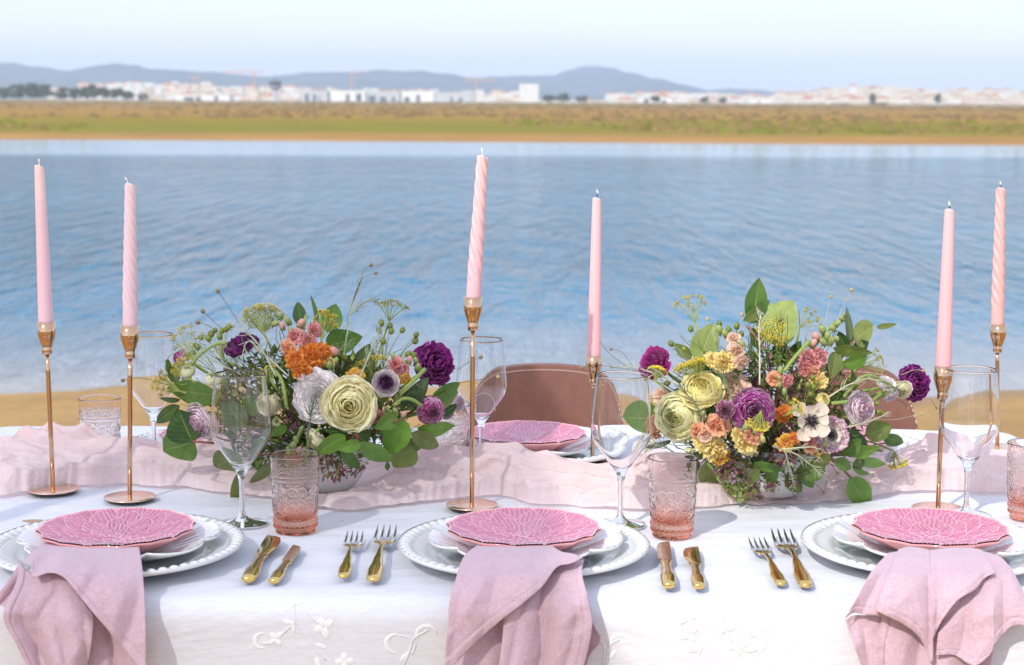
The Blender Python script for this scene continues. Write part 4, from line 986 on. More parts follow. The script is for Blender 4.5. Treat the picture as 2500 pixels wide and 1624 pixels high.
def kind_layers(k):
    if k in KCACHE: return KCACHE[k]
    L = []                                   # (mesh, count, tilt jitter)
    def lay_(n, cfg):
        for q in range(n):
            t = q / (n - 1) if n > 1 else 1; c = cfg(t, q); cnt = c.pop('cnt'); jit = c.pop('jit', .05); var = c.pop('var', 1); ms = []
            for s in range(var):
                m = MB(); petal(m, seed=q * 3.7 + s * 11.3 + len(k), **c); ms.append(m.mesh('petal', m_pet))
            L.append((ms, cnt, jit))
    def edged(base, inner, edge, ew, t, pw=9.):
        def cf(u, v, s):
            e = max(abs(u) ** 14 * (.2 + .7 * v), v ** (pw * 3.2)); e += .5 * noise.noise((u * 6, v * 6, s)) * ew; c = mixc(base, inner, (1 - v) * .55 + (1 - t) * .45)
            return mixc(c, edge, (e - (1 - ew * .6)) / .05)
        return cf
    if k in ('lemon', 'lime', 'cream', 'yellow'):
        base, inner = {'lemon': ((.98, .94, .64), (.97, .90, .42)), 'lime': ((.97, .95, .66), (.88, .88, .42)), 'cream': ((.94, .90, .70), (.86, .84, .50)), 'yellow': ((.95, .88, .38), (.92, .82, .22))}[k]
        def cfg(t, q):
            rt = .10 + .90 * t ** 1.08; cf = lambda u, v, s, t=t: mixc(mixc(inner, base, t * .9 + .12), (.98, .95, .78), v ** 4 * .5 * (.3 + .7 * t))
            return dict(cnt=5 + int(t * 4), rt=rt * (.86 if t < .6 else 1.0), zt=.62 - .36 * t ** 2 + .02 * (q % 2), ctrl=(rt * (1.5 - .5 * max(0, (t - .6) / .4)), .12 + .18 * (1 - t)), span=1.0 - .18 * t, tipround=.12 + .05 * t, ruf=.07 + .13 * t ** 1.5, colf=cf, jit=.08 + .12 * t, var=3 if t > .4 else 2)
        lay_(15, cfg)
    elif k == 'whiteedge':
        def cfg(t, q):
            rt = .12 + .88 * t; return dict(cnt=5 + int(3 * t), rt=rt, zt=.50 - .26 * t * t, ctrl=(rt * 1.12, .12), span=.95, tipround=.10, ruf=.14 + .10 * t, colf=edged((.97, .96, .95), (.96, .93, .91) if t > .12 else (.45, .04, .22), (.36, .015, .22), .10 + .05 * t, 1, 14.), jit=.16, var=3, nu=17, nv=18)
        lay_(7, cfg)
    elif k == 'pinkedge':
        def cfg(t, q):
            rt = .14 + .86 * t; return dict(cnt=6 + int(3 * t), rt=rt, zt=.70 - .45 * t, ctrl=(rt * 1.2, .08), span=.8, tipround=.08, ruf=.12, colf=edged((.97, .94, .93), (.94, .84, .84), (.45, .03, .26), .16, 1, 11.), jit=.12, var=2, nu=15, nv=15)
        lay_(10, cfg)
    elif k == 'smallswirl':
        def cfg(t, q):
            rt = .12 + .88 * t; ctr = mixc((.20, .02, .20), (.90, .86, .84), (t - .30) * 3)
            return dict(cnt=6 + int(3 * t), rt=rt, zt=.55 - .33 * t * t, ctrl=(rt * (1.45 - .4 * t), .12), span=.8, tipround=.1, ruf=.06 + .05 * t, colf=edged(ctr, ctr, (.30, .03, .24), .15, 1, 10.), jit=.09, var=2, nu=13, nv=14)
        lay_(11, cfg)
    elif k in ('ball', 'swirl', 'darkball'):
        white, pur = {'ball': ((.90, .78, .82), (.42, .01, .21)), 'swirl': ((.86, .66, .74), (.42, .03, .30)), 'darkball': ((.75, .55, .62), (.22, .005, .08))}[k]
        def cfg(t, q):
            rt = .13 + .87 * t ** .9
            def cf(u, v, s, t=t):
                n = noise.noise((u * 4.5, v * 5 + s, s)) + .45 * noise.noise((u * 11, v * 9, s * 2)); c = mixc(white, pur, n * 3.5 + (.62 if t < .8 or k != 'swirl' else -.6)); c = mixc(c, pur, v ** 12 * .9)
                return mixc(c, (.88, .74, .74), .8) if (k == 'swirl' and t > .86 and v < .85) else c
            return dict(cnt=6 + int(4 * t), rt=rt * (.86 if k != 'swirl' else .95), zt=.86 - .62 * t ** 1.6 if k != 'swirl' else .66 - .36 * t, ctrl=(rt * (1.5 if k != 'swirl' else 1.5 - .45 * max(0, (t - .6) / .4)), .12 + .14 * (1 - t)), span=.72, tipround=.14, ruf=.05 if k != 'swirl' else .04 + .1 * t, colf=cf, jit=.07, var=2, nu=15, nv=9)
        lay_(12 if k != 'swirl' else 15, cfg)
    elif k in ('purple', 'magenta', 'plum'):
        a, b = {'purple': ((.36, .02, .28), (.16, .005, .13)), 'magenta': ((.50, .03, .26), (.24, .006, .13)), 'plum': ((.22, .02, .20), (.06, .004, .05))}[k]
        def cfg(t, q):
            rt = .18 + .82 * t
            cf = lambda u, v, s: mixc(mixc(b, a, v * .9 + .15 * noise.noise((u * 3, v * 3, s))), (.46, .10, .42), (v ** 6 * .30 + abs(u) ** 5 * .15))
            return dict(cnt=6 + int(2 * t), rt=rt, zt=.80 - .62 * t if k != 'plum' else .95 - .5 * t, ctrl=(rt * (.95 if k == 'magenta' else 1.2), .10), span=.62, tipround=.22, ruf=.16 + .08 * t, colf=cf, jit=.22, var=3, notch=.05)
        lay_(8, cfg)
    elif k in ('orange', 'peach', 'butter', 'pinkruf', 'blush', 'amber', 'greenruf'):
        a, b = {'orange': ((.88, .33, .035), (.85, .24, .08)), 'peach': ((.90, .50, .30), (.84, .30, .20)), 'butter': ((.95, .82, .36), (.92, .68, .20)), 'pinkruf': ((.82, .38, .38), (.70, .20, .22)), 'blush': ((.88, .66, .52), (.82, .50, .38)),
                'amber': ((.88, .55, .08), (.80, .28, .12)), 'greenruf': ((.62, .70, .26), (.30, .40, .06))}[k]
        def cfg(t, q):
            rt = .35 + .65 * t
            cf = lambda u, v, s: mixc(mixc(b, a, v * 1.2 + .3 * noise.noise((u * 2, v * 2, s))), mixc(a, (.95, .85, .55), .5), (noise.noise((u * 4, v * 4, s + 3)) - .1) * 1.2)
            return dict(cnt=4 + q, rt=rt, zt=.75 - .6 * t, ctrl=(rt * .8, .25), span=.80, tipround=.12, ruf=.45, colf=cf, jit=.45, var=4, nu=13, nv=9)
        lay_(4, cfg)
    elif k in ('anemone', 'whitering'):
        def cfg(t, q):
            cf = lambda u, v, s: mixc((.86, .76, .63) if k == 'anemone' else (.88, .84, .72), (.40, .05, .30) if k == 'whitering' else (.80, .72, .60), ((v ** 10 + abs(u) ** 9 * .6) + .3 * noise.noise((u * 7, v * 5, s)) - .72) * 3 if k == 'whitering' else .3 * v)
            if k == 'anemone': return dict(cnt=4, rt=.72 + .28 * t, zt=.12 + .14 * (1 - t), ctrl=(.55, -.02), span=.46, tipround=.20, ruf=.09, colf=cf, jit=.16, var=3, cup=.10, r0=.12)
            return dict(cnt=7 + q, rt=.50 + .5 * t, zt=.32 - .18 * t, ctrl=(.4, .0), span=.5, tipround=.10, ruf=.13, colf=cf, jit=.12, var=3, r0=.15, nu=13)
        lay_(2 if k == 'anemone' else 5, cfg)
    elif k == 'bud':
        def cfg(t, q): return dict(cnt=5, rt=.35 + .25 * t, zt=1.25 - .12 * t, ctrl=(.95 + .1 * t, .25), span=.75, tipround=.2, ruf=.05, colf=lambda u, v, s: mixc((.50, .60, .20), (.86, .86, .58), v * 1.5), jit=.06)
        lay_(3, cfg)
    KCACHE[k] = L; return L
def facing(f):
    z = Vector(f).normalized(); x = Vector((0, 0, 1)).cross(z); x = x.normalized() if x.length > .05 else Vector((1, 0, 0)); y = z.cross(x)
    return Matrix((x, y, z)).transposed()
def curve_to(b, P, back, sag=.03):
    B = BQ[b]['bowl']; Q = Vector((B.x + (P.x - B.x) * .15, B.y + (P.y - B.y) * .15, TZ + .05)); A = P + back * .015; Mi = (A + Q) / 2 + back * sag + Vector((0, 0, .01))
    return catmull([A, Mi, Q], 9)
def bloom(b, px, py, rpx, kind, label, face=(0, -1, .25), f=1.0, extra=0.0, stem=True, cat='flower', name=None, group=None):
    P = bpos(b, px, py, f, extra); R = rpx * P.y / F; M = facing(face); zc = .35
    back = -(M @ Vector((0, 0, 1))); org = P + back * (R * zc)
    e = empty(name or 'ranunculus', org, M, label=label, cat=cat, group=group); rr = random.Random(int(px * 13 + py))
    L = kind_layers(kind); g = rr.random() * 6
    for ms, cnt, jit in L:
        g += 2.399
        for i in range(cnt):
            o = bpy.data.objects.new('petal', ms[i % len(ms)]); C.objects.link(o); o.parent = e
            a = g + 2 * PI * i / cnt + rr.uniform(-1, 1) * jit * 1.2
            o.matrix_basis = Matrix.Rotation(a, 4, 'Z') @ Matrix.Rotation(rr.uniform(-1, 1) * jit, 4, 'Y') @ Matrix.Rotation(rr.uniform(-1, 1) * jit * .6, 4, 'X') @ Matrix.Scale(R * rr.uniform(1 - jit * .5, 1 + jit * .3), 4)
    if kind in ('anemone', 'whitering'):
        m = MB(); m.ell((0, 0, R * .13), (R * .17, R * .17, R * .14), (.035, .012, .035), 12, 7); m.build('centre', m_flo, e, org=(0, 0, 0)); m = MB()
        for i in range(60):
            a = i * 2.399; q = R * rr.uniform(.20, .33); h = R * rr.uniform(.10, .24); m.tube([(R * .1 * math.cos(a), R * .1 * math.sin(a), 0), (q * math.cos(a), q * math.sin(a), h)], R * .006, 3, (.02, .01, .03), False); m.ell((q * math.cos(a), q * math.sin(a), h), (R * .024,) * 3, (.03, .015, .04), 5, 3)
        o = m.build('stamens', m_flo, e, org=(0, 0, 0)); o['kind'] = 'stuff'
    elif kind in ('lemon', 'lime', 'cream', 'yellow', 'smallswirl'):
        m = MB(); m.ell((0, 0, R * .42), (R * .07, R * .07, R * .12), (.16, .24, .04) if kind != 'smallswirl' else (.05, .01, .05), 9, 6); m.build('centre', m_flo, e, org=(0, 0, 0))
    if stem:
        Mi = M.inverted(); pts = [Mi @ (p - org) for p in curve_to(b, org, back)]; m = MB(); m.tube(pts, [.0022] * len(pts), 7, (.24, .34, .08)); m.build('stem', m_stem, e, org=(0, 0, 0))
    return e
L_, R_ = 0, 1
FL = [
 (L_, 852, 990, 72, 'lemon', 'large pale lemon ranunculus facing forward, biggest bloom of the left bouquet', (.05, -1, .12), 1.25),
 (L_, 772, 965, 66, 'whiteedge', 'large white ruffled ranunculus with purple edges beside the lemon one', (-.25, -1, .25), 1.05),
 (L_, 942, 935, 35, 'smallswirl', 'small white ranunculus with dark purple swirl centre, left bouquet', (.2, -1, .3), 1.1),
 (L_, 1052, 1004, 34, 'ball', 'round magenta and white speckled ranunculus at the lower right of the left bouquet', (.25, -1, .05), 1.0),
 (L_, 1066, 888, 57, 'purple', 'big deep purple ranunculus leaning out at the upper right of the left bouquet', (.55, -.8, .35), .9),
 (L_, 588, 842, 42, 'plum', 'dark plum ranunculus seen from the side above the left wine glass', (-.35, -.45, .9), .8),
 (L_, 436, 872, 24, 'ball', 'small purple speckled ranunculus, leftmost bloom of the left bouquet', (-.8, -.4, .45), .8),
 (L_, 484, 1030, 50, 'pinkedge', 'cream ranunculus with purple specks half behind the round leaf', (-.6, -.7, -.3), .75),
 (L_, 770, 1078, 40, 'cream', 'cream yellow ranunculus facing down below the white one', (-.6, -.5, -.5), 1.0),
 (L_, 1122, 985, 20, 'pinkedge', 'tiny white and purple ranunculus behind the tall candlestick', (.7, -.7, .2), .6),
 (L_, 1095, 1012, 17, 'pinkedge', 'tiny purple-edged white ranunculus just above the back tumbler', (.4, -.8, -.4), .6),
 (L_, 655, 985, 30, 'cream', 'small cream bloom behind the left wine glass bowl', (-.2, -1, .1), .8),
 (R_, 1593, 882, 46, 'magenta', 'ragged magenta bloom at the upper left of the right bouquet', (-.6, -.6, .5), .8),
 (R_, 2238, 934, 47, 'purple', 'round purple ranunculus reaching out to the right candlestick', (.35, -.8, .25), .7),
 (R_, 1655, 1018, 64, 'lime', 'large greenish-white ranunculus at the left of the right bouquet', (-.45, -1, .1), 1.05),
 (R_, 1712, 948, 54, 'yellow', 'soft yellow ranunculus behind the greenish-white one', (-.1, -.75, .7), .95),
 (R_, 1838, 1003, 60, 'swirl', 'large pink and violet swirled ranunculus at the centre of the right bouquet', (-.05, -1, .2), 1.2),
 (R_, 1771, 1000, 24, 'darkball', 'small wine-red speckled bud between the yellow and the swirled blooms', (-.25, -1, .2), 1.3),
 (R_, 2105, 996, 43, 'pinkedge', 'white ruffled ranunculus with violet fringes at the right of the right bouquet', (.45, -.8, .2), .95),
 (R_, 2165, 934, 24, 'whiteedge', 'small white bloom with dark purple edges left of the purple one', (.1, -.6, .8), .8),
 (R_, 2178, 970, 20, 'whiteedge', 'small drooping purple-edged bloom above the right chair edge', (.3, -.6, -.6), .8),
 (R_, 2203, 952, 24, 'cream', 'pale green cream bloom tucked under the purple ranunculus', (-.2, -.7, -.2), .8),
 (R_, 2176, 1116, 19, 'whiteedge', 'half-open bud hanging low at the right over the runner', (.5, -.8, -.3), .7),
 (R_, 2000, 930, 24, 'butter', 'small yellow ruffled bloom below the pink snapdragon, right bouquet', (0, -.8, .5), .95),
 (R_, 2010, 975, 18, 'yellow', 'small yellow-green bud above the anemone', (.1, -.8, .5), 1.0)]
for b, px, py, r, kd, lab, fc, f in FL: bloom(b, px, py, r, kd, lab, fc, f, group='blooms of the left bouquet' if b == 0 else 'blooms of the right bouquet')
bloom(R_, 1985, 1028, 56, 'anemone', 'cream anemone with a black centre, right bouquet', (.05, -1, .2), 1.25, name='anemone', group='blooms of the right bouquet')
bloom(R_, 2035, 1063, 48, 'whitering', 'white ruffled bloom with purple fringe and dark centre, below the anemone', (.2, -1, .15), 1.15, name='anemone', group='blooms of the right bouquet')
bloom(R_, 1795, 950, 44, 'blush', 'blush beige bloom behind the swirled ranunculus', (.0, -.8, .5), .75, name='poppy', group='blooms of the right bouquet')
bloom(R_, 1808, 1205, 42, 'greenruf', 'lime green ruffled parrot tulip hanging at the bottom of the right bouquet', (-.1, -.55, -.8), .9, name='parrot_tulip', group='blooms of the right bouquet')
bloom(R_, 1782, 1195, 34, 'greenruf', 'smaller lime green tulip left of the hanging one', (-.5, -.6, -.7), .9, name='parrot_tulip', group='blooms of the right bouquet')
bloom(R_, 1763, 1165, 17, 'greenruf', 'small green bud with a white heart above the parrot tulip', (-.2, -1, -.1), 1.1, name='tulip_bud', group='blooms of the right bouquet')
# ruffled snapdragons and stocks: one stem each with several florets and buds
def spike(b, pts, florets, buds, label, cat='flower', name='snapdragon', f=1.0, stemc=(.28, .36, .12)):
    P = [bpos(b, x, y, f * .85) for x, y in pts]; e = empty(name, P[0], label=label, cat=cat, group='snapdragons and stocks'); rr = random.Random(int(pts[0][0]))
    m = MB(); m.tube(catmull(P, 14), .0026, 6, stemc); m.build('stem', m_stem, e)
    for px, py, rp, kd, fc in florets:
        Q = bpos(b, px, py, f); R = rp * Q.y / F; M = facing(fc); M4 = Matrix.Translation(Q - P[0] - (M @ Vector((0, 0, 1))) * R * .3) @ M.to_4x4()
        fe = bpy.data.objects.new('floret', None); C.objects.link(fe); fe.parent = e; fe.empty_display_size = .01; fe.matrix_basis = M4; g = rr.random() * 6
        for ms, cnt, jit in kind_layers(kd):
            g += 2.4
            for i in range(cnt):
                o = bpy.data.objects.new('petal', ms[i % len(ms)]); C.objects.link(o); o.parent = fe
                o.matrix_basis = Matrix.Rotation(g + 2 * PI * i / cnt + rr.uniform(-.5, .5), 4, 'Z') @ Matrix.Rotation(rr.uniform(-.4, .4), 4, 'Y') @ Matrix.Rotation(rr.uniform(-.25, .25), 4, 'X') @ Matrix.Scale(R * rr.uniform(.85, 1.1), 4)
    for px, py, rp, c in buds:
        Q = bpos(b, px, py, f); R = rp * Q.y / F; m = MB(); d = Vector((rr.uniform(-.5, .5), -.3, rr.uniform(.2, 1))).normalized(); ax = facing(d)
        m.ell(Q, (R * .8, R * .8, R * 1.25), c, 8, 6, ax)
        for q in range(4):
            a = q * PI / 2; m.ell(Q - ax @ Vector((0, 0, R * .8)) + ax @ Vector((R * .5 * math.cos(a), R * .5 * math.sin(a), 0)), (R * .3, R * .3, R * .8), (.24, .34, .10), 6, 4, ax)
        m.build('bud', m_flo, e)
GR, PK = (.38, .46, .16), (.78, .42, .36)
spike(L_, [(775, 1010), (742, 930), (735, 840), (748, 770)], [(760, 868, 32, 'orange', (.1, -1, .2)), (722, 880, 30, 'orange', (-.4, -1, 0)), (700, 850, 24, 'peach', (-.7, -.8, .2)), (790, 862, 27, 'orange', (.6, -.8, .2)), (735, 905, 26, 'orange', (-.2, -1, -.4)), (718, 822, 24, 'pinkruf', (-.4, -.8, .5)), (768, 806, 22, 'pinkruf', (.4, -.8, .5)), (752, 832, 22, 'pinkruf', (0, -1, .3))],
      [(735, 790, 12, PK), (702, 782, 10, GR), (690, 795, 9, PK), (672, 790, 9, GR), (685, 770, 8, GR), (712, 806, 9, GR)], 'orange and pink snapdragon at the top centre of the left bouquet', f=1.0)
spike(L_, [(830, 1000), (812, 900), (815, 860)], [(805, 885, 15, 'butter', (0, -1, -.2))], [(816, 858, 13, PK), (805, 890, 9, GR), (820, 880, 8, GR)], 'small pink snapdragon bud right of the orange cluster', f=.95)
spike(L_, [(860, 960), (868, 930)], [(868, 925, 26, 'amber', (.1, -1, .3)), (880, 945, 18, 'amber', (.3, -1, 0))], [], 'amber yellow stock bloom above the lemon ranunculus', name='stock', f=.9)
spike(L_, [(960, 1000), (975, 930), (990, 880)], [(965, 890, 22, 'pinkruf', (-.2, -.9, .4)), (982, 902, 20, 'pinkruf', (.3, -.9, .1)), (990, 925, 16, 'amber', (.3, -1, -.3))], [(1000, 878, 9, PK), (1015, 880, 8, GR), (1020, 895, 8, GR), (960, 870, 8, GR)], 'salmon pink snapdragon left of the purple ranunculus', f=.95)
spike(L_, [(900, 1010), (925, 1015)], [(922, 1018, 18, 'pinkruf', (.2, -1, -.2)), (915, 1005, 12, 'peach', (.2, -1, .4))], [(945, 1000, 8, GR), (965, 1003, 8, GR), (985, 1012, 9, PK)], 'salmon floret right below the lemon ranunculus', name='stock', f=1.1)
spike(L_, [(740, 1040), (722, 1080), (716, 1120)], [(706, 1120, 16, 'pinkruf', (-.2, -.7, -.7)), (728, 1122, 16, 'pinkruf', (.2, -.7, -.7))], [(716, 1085, 10, GR), (705, 1100, 10, GR), (730, 1098, 10, PK), (722, 1072, 8, GR)], 'drooping green and pink snapdragon tip above the left tumbler', f=1.2)
spike(R_, [(1800, 1000), (1770, 930), (1765, 890), (1790, 830)], [(1768, 885, 30, 'butter', (-.2, -1, .1)), (1740, 878, 22, 'butter', (-.5, -1, .2)), (1798, 858, 24, 'blush', (.2, -1, .3)), (1812, 885, 20, 'blush', (.5, -.8, -.2)), (1790, 826, 20, 'blush', (0, -.8, .6))],
      [(1757, 805, 11, GR), (1770, 815, 10, GR), (1812, 840, 9, GR)], 'butter yellow and apricot stock at the upper left of the right bouquet', name='stock', f=.95)
spike(R_, [(1760, 1020), (1740, 1060), (1745, 1110)], [(1750, 1040, 32, 'peach', (-.1, -1, .3)), (1716, 1075, 30, 'butter', (-.4, -1, 0)), (1745, 1100, 34, 'butter', (0, -1, -.2)), (1700, 1050, 22, 'peach', (-.6, -.8, .2)), (1760, 1120, 26, 'amber', (.1, -.8, -.5)), (1722, 1060, 20, 'blush', (0, -1, .3))], [(1715, 1010, 9, GR)], 'peach and yellow stock spilling over the front left of the right bouquet', name='stock', f=1.15)
spike(R_, [(1850, 1020), (1830, 1060)], [(1822, 1082, 34, 'butter', (0, -1, -.1)), (1838, 1062, 26, 'peach', (.3, -1, .2)), (1800, 1060, 20, 'butter', (-.5, -1, .2))], [(1822, 1040, 10, GR), (1845, 1050, 9, GR), (1862, 1072, 9, (.62, .64, .25))], 'peach-hearted yellow stock under the swirled ranunculus', name='stock', f=1.3)
spike(R_, [(1960, 1060), (1930, 1080)], [(1918, 1080, 24, 'amber', (-.1, -1, .3)), (1940, 1070, 16, 'orange', (.3, -1, .2))], [(1948, 1075, 7, PK)], 'amber orange stock bloom at the lower middle of the right bouquet', name='stock', f=1.2)
spike(R_, [(2000, 1060), (1995, 1090)], [(1978, 1092, 18, 'peach', (-.2, -1, .1)), (2000, 1100, 20, 'amber', (.2, -1, -.2)), (1978, 1078, 15, 'pinkruf', (0, -1, .3))], [(2012, 1085, 7, GR)], 'small coral and amber stock below the fringed bloom', name='stock', f=1.15)
spike(R_, [(1935, 990), (1960, 920), (1985, 850), (2040, 785)], [(1978, 880, 30, 'pinkruf', (-.1, -1, .3)), (2002, 870, 26, 'pinkruf', (.4, -.8, .3)), (1965, 900, 22, 'pinkruf', (-.4, -1, 0)), (1985, 915, 20, 'peach', (0, -1, -.4))],
      [(1992, 822, 12, PK), (1986, 838, 10, PK), (2008, 805, 11, GR), (2020, 820, 10, GR), (2034, 802, 9, GR), (2045, 790, 9, GR), (2055, 778, 8, GR), (2062, 770, 6, GR), (2010, 835, 10, GR), (2030, 832, 10, GR), (2043, 828, 8, GR), (1975, 838, 8, GR)], 'pink snapdragon with green buds reaching up right in the right bouquet', f=.9)
spike(R_, [(1930, 1000), (1910, 930), (1905, 900)], [(1890, 925, 20, 'peach', (-.4, -1, .2)), (1922, 930, 18, 'pinkruf', (.4, -1, 0))], [(1905, 905, 10, GR), (1903, 940, 8, GR), (1915, 955, 8, GR), (1900, 925, 9, GR)], 'pale pink snapdragon with green buds above the centre, right bouquet', f=1.0)
spike(R_, [(1915, 1030), (1912, 1010)], [(1913, 1008, 24, 'orange', (.2, -1, .2)), (1605, 1030, 6, 'peach', (0, -1, 0))], [], 'orange floret between the swirled bloom and the anemone', name='stock', f=.9)
spike(R_, [(1640, 1040), (1606, 1040)], [(1606, 1035, 24, 'peach', (-.6, -1, -.3)), (1612, 968, 22, 'blush', (-.4, -1, .3)), (1600, 1060, 16, 'peach', (-.5, -1, -.5))], [], 'apricot stock behind the right front wine glass rim', name='stock', f=.8)
# pale buds
for b, px, py, r, fc, lab in ((L_, 462, 912, 24, (-.2, -.5, .9), 'white-green lisianthus bud left of the wine glass'), (L_, 520, 930, 24, (.1, -.5, .9), 'pale yellow-green bud just above the left wine glass'), (L_, 676, 1032, 15, (0, -1, .5), 'round striped green bud right of the left wine glass'), (R_, 1682, 1100, 17, (-.1, -.9, -.4), 'pale green round bud beside the right tumbler'), (L_, 712, 1115, 9, (0, -.8, -.8), 'tiny green bud over the left tumbler')):
    bloom(b, px, py, r, 'bud', lab, fc, 1.0, name='flower_bud', group='pale green buds')
for px, py, sx, sz in ((880, 1050, 24, 18),):      # loose white hydrangea-like petals
    P = bpos(L_, px, py, 1.0); k = P.y / F; m = MB(); m.ell(P, (sx * k, .002, sz * k), (.84, .82, .84), 14, 8)
    tag(m.build('sweet_pea_petal', m_pet, org=P), {668: 'rounded white sweet pea petal right of the wine glass', 880: 'pale lilac petal tucked under the lemon ranunculus', 640: 'broad pale petal seen through the left wine glass'}[px], 'petal')

# ---- leaves
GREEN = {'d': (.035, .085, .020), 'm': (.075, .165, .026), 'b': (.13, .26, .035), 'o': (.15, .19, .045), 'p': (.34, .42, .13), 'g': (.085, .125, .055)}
def leaf(parent, b, base, tip, w, col, f=1.0, f2=None, roll=0., fold=.25, curl=.12):
    A = bpos(b, base[0], base[1], f); Bp = bpos(b, tip[0], tip[1], f if f2 is None else f2); Bp.y -= .006; d = Bp - A; Ln = d.length; X = d.normalized()
    N = Vector((0, -1, 0)); N = (N - X * N.dot(X)).normalized(); Y = N.cross(X)
    q = Matrix.Rotation(roll, 3, X); N = q @ N; Y = q @ Y; hw = w * A.y / F / 2 * 1.12; c0 = GREEN[col]; rr = random.Random(int(base[0] * 3 + tip[1])); curl *= rr.uniform(.4, 2.0); q = Matrix.Rotation(rr.uniform(-.4, .4), 3, X); N = q @ N; Y = q @ Y; ph = rr.random() * 9; g = rr.uniform(.85, 1.15); c0 = tuple(c * g for c in c0)
    m = MB(); nu, nv = 13, 9
    def fn(i, j):
        v = i / (nu - 1); u = -1 + 2 * j / (nv - 1)
        sh = (math.sin(PI * min(1, v ** .78)) ** .72) if v < 1 else 0
        sh *= (1 - .18 * v); sh = max(sh, .02)
        x = v * Ln; y = u * hw * sh * 1.08
        z = fold * abs(u) * hw * sh * 1.0 - curl * Ln * (v - .15) ** 2 * .9 + .05 * hw * math.sin(v * 9 + ph + u * 2) * abs(u) + .10 * hw * noise.noise((v * 3, u * 1.5, ph))
        return A + X * x + Y * y + N * z, c0
    m.grid(nu, nv, fn); return m.build('leaf', m_leaf, parent, org=tuple(parent.location))
def branch(b, label, leaves, twig=None, twc=(.20, .10, .05), name='leafy_branch'):
    A = bpos(b, leaves[0][0][0], leaves[0][0][1], .6); e = empty(name, A, label=label, cat='leaf branch', group='leafy branches of the left bouquet' if b == 0 else 'leafy branches of the right bouquet')
    Bw = BQ[b]['bowl']
    for lf in leaves: leaf(e, b, *lf[:4], **(lf[4] if len(lf) > 4 else {}))
    ff = leaves[0][4].get('f', 1.0) if len(leaves[0]) > 4 else 1.0
    P = [bpos(b, x, y, ff) for x, y in twig] if twig else [bpos(b, *leaves[0][0], ff)]
    P.append(Vector((Bw.x + (P[-1].x - Bw.x) * .2, Bw.y, TZ + .06))); m = MB(); m.tube(catmull(P, 12), .0017, 6, twc); m.build('twig', m_stem, e)
B = dict
branch(L_, 'dark upright leaves at the top of the left bouquet', [((736, 795), (726, 731), 30, 'd', B(f=.4)), ((776, 792), (763, 716), 13, 'm', B(f=.4, roll=.7)), ((800, 812), (822, 738), 50, 'm', B(f=.3)), ((794, 846), (885, 820), 58, 'm', B(f=.3)), ((878, 922), (903, 838), 56, 'g', B(f=.3)), ((819, 885), (872, 878), 30, 'd', B(f=.4)), ((850, 930), (828, 880), 46, 'd', B(f=.3)), ((905, 940), (930, 890), 26, 'd', B(f=.2))], twig=[(795, 850)])
branch(L_, 'large dark heart-shaped leaf pair at the lower left of the left bouquet', [((470, 1080), (436, 998), 92, 'd', B(f=.9, fold=.12, curl=.05)), ((475, 1078), (398, 1100), 84, 'm', B(f=.85, fold=.12, curl=.05))], twig=[(470, 1078)], twc=(.30, .10, .06))
branch(L_, 'broad glossy leaf pointing left under the fennel, left bouquet', [((530, 965), (400, 950), 62, 'm', B(f=1.0, fold=.1, curl=.05)), ((438, 990), (375, 1036), 32, 'd', B(f=.8)), ((440, 975), (385, 976), 16, 'd', B(f=.7)), ((414, 912), (412, 876), 16, 'm', B(f=.5)), ((432, 935), (418, 890), 26, 'd', B(f=.4))])
branch(L_, 'grey-green leaves seen through the left wine glass', [((600, 1045), (540, 970), 70, 'g', B(f=.8)), ((625, 1015), (600, 960), 34, 'm', B(f=.8))])
branch(L_, 'olive leaves trailing down to the runner around the wine glass stem', [((585, 1108), (524, 1142), 70, 'o', B(f=1.15, fold=.1)), ((588, 1150), (569, 1254), 30, 'o', B(f=1.2)), ((668, 1125), (606, 1194), 28, 'o', B(f=1.1)), ((760, 1120), (660, 1135), 26, 'o', B(f=1.0)), ((650, 1075), (610, 1110), 22, 'm', B(f=1.2)), ((700, 1040), (655, 1065), 24, 'b', B(f=1.1))], twig=[(600, 1105), (660, 1110)])
branch(L_, 'bright green leaf branch fanning forward at the lower middle of the left bouquet', [((843, 1062), (766, 1110), 40, 'b', B(f=1.5)), ((882, 1083), (822, 1095), 30, 'b', B(f=1.6)), ((882, 1078), (960, 1133), 46, 'b', B(f=1.6)), ((834, 1098), (882, 1148), 30, 'm', B(f=1.45)), ((850, 1055), (800, 1050), 34, 'd', B(f=1.2)), ((905, 1065), (860, 1052), 30, 'd', B(f=1.3)), ((905, 1100), (932, 1120), 16, 'b', B(f=1.4)), ((945, 1128), (948, 1152), 12, 'm', B(f=1.2))], twig=[(880, 1080), (870, 1060)], twc=(.22, .06, .04))
branch(L_, 'large glossy leaves at the lower right of the left bouquet', [((985, 1022), (946, 1118), 62, 'b', B(f=1.35)), ((970, 1015), (916, 1045), 38, 'b', B(f=1.3)), ((1008, 1088), (960, 1140), 62, 'o', B(f=1.2)), ((1003, 1058), (1083, 1096), 40, 'o', B(f=1.1)), ((1020, 1045), (1118, 1046), 52, 'b', B(f=.9, roll=.3)), ((990, 1075), (1035, 1100), 40, 'm', B(f=1.0)), ((940, 1060), (985, 1095), 40, 'm', B(f=1.1))], twig=[(985, 1022), (960, 1030)])
branch(L_, 'long leaves spreading right under the purple ranunculus', [((1052, 976), (1133, 933), 36, 'm', B(f=.8)), ((1050, 992), (1126, 956), 36, 'o', B(f=.85)), ((1075, 1014), (1119, 985), 22, 'd', B(f=.7)), ((994, 996), (1046, 918), 42, 'g', B(f=.7)), ((982, 990), (1020, 940), 28, 'd', B(f=.8)), ((1010, 1000), (1060, 965), 30, 'd', B(f=.7))])
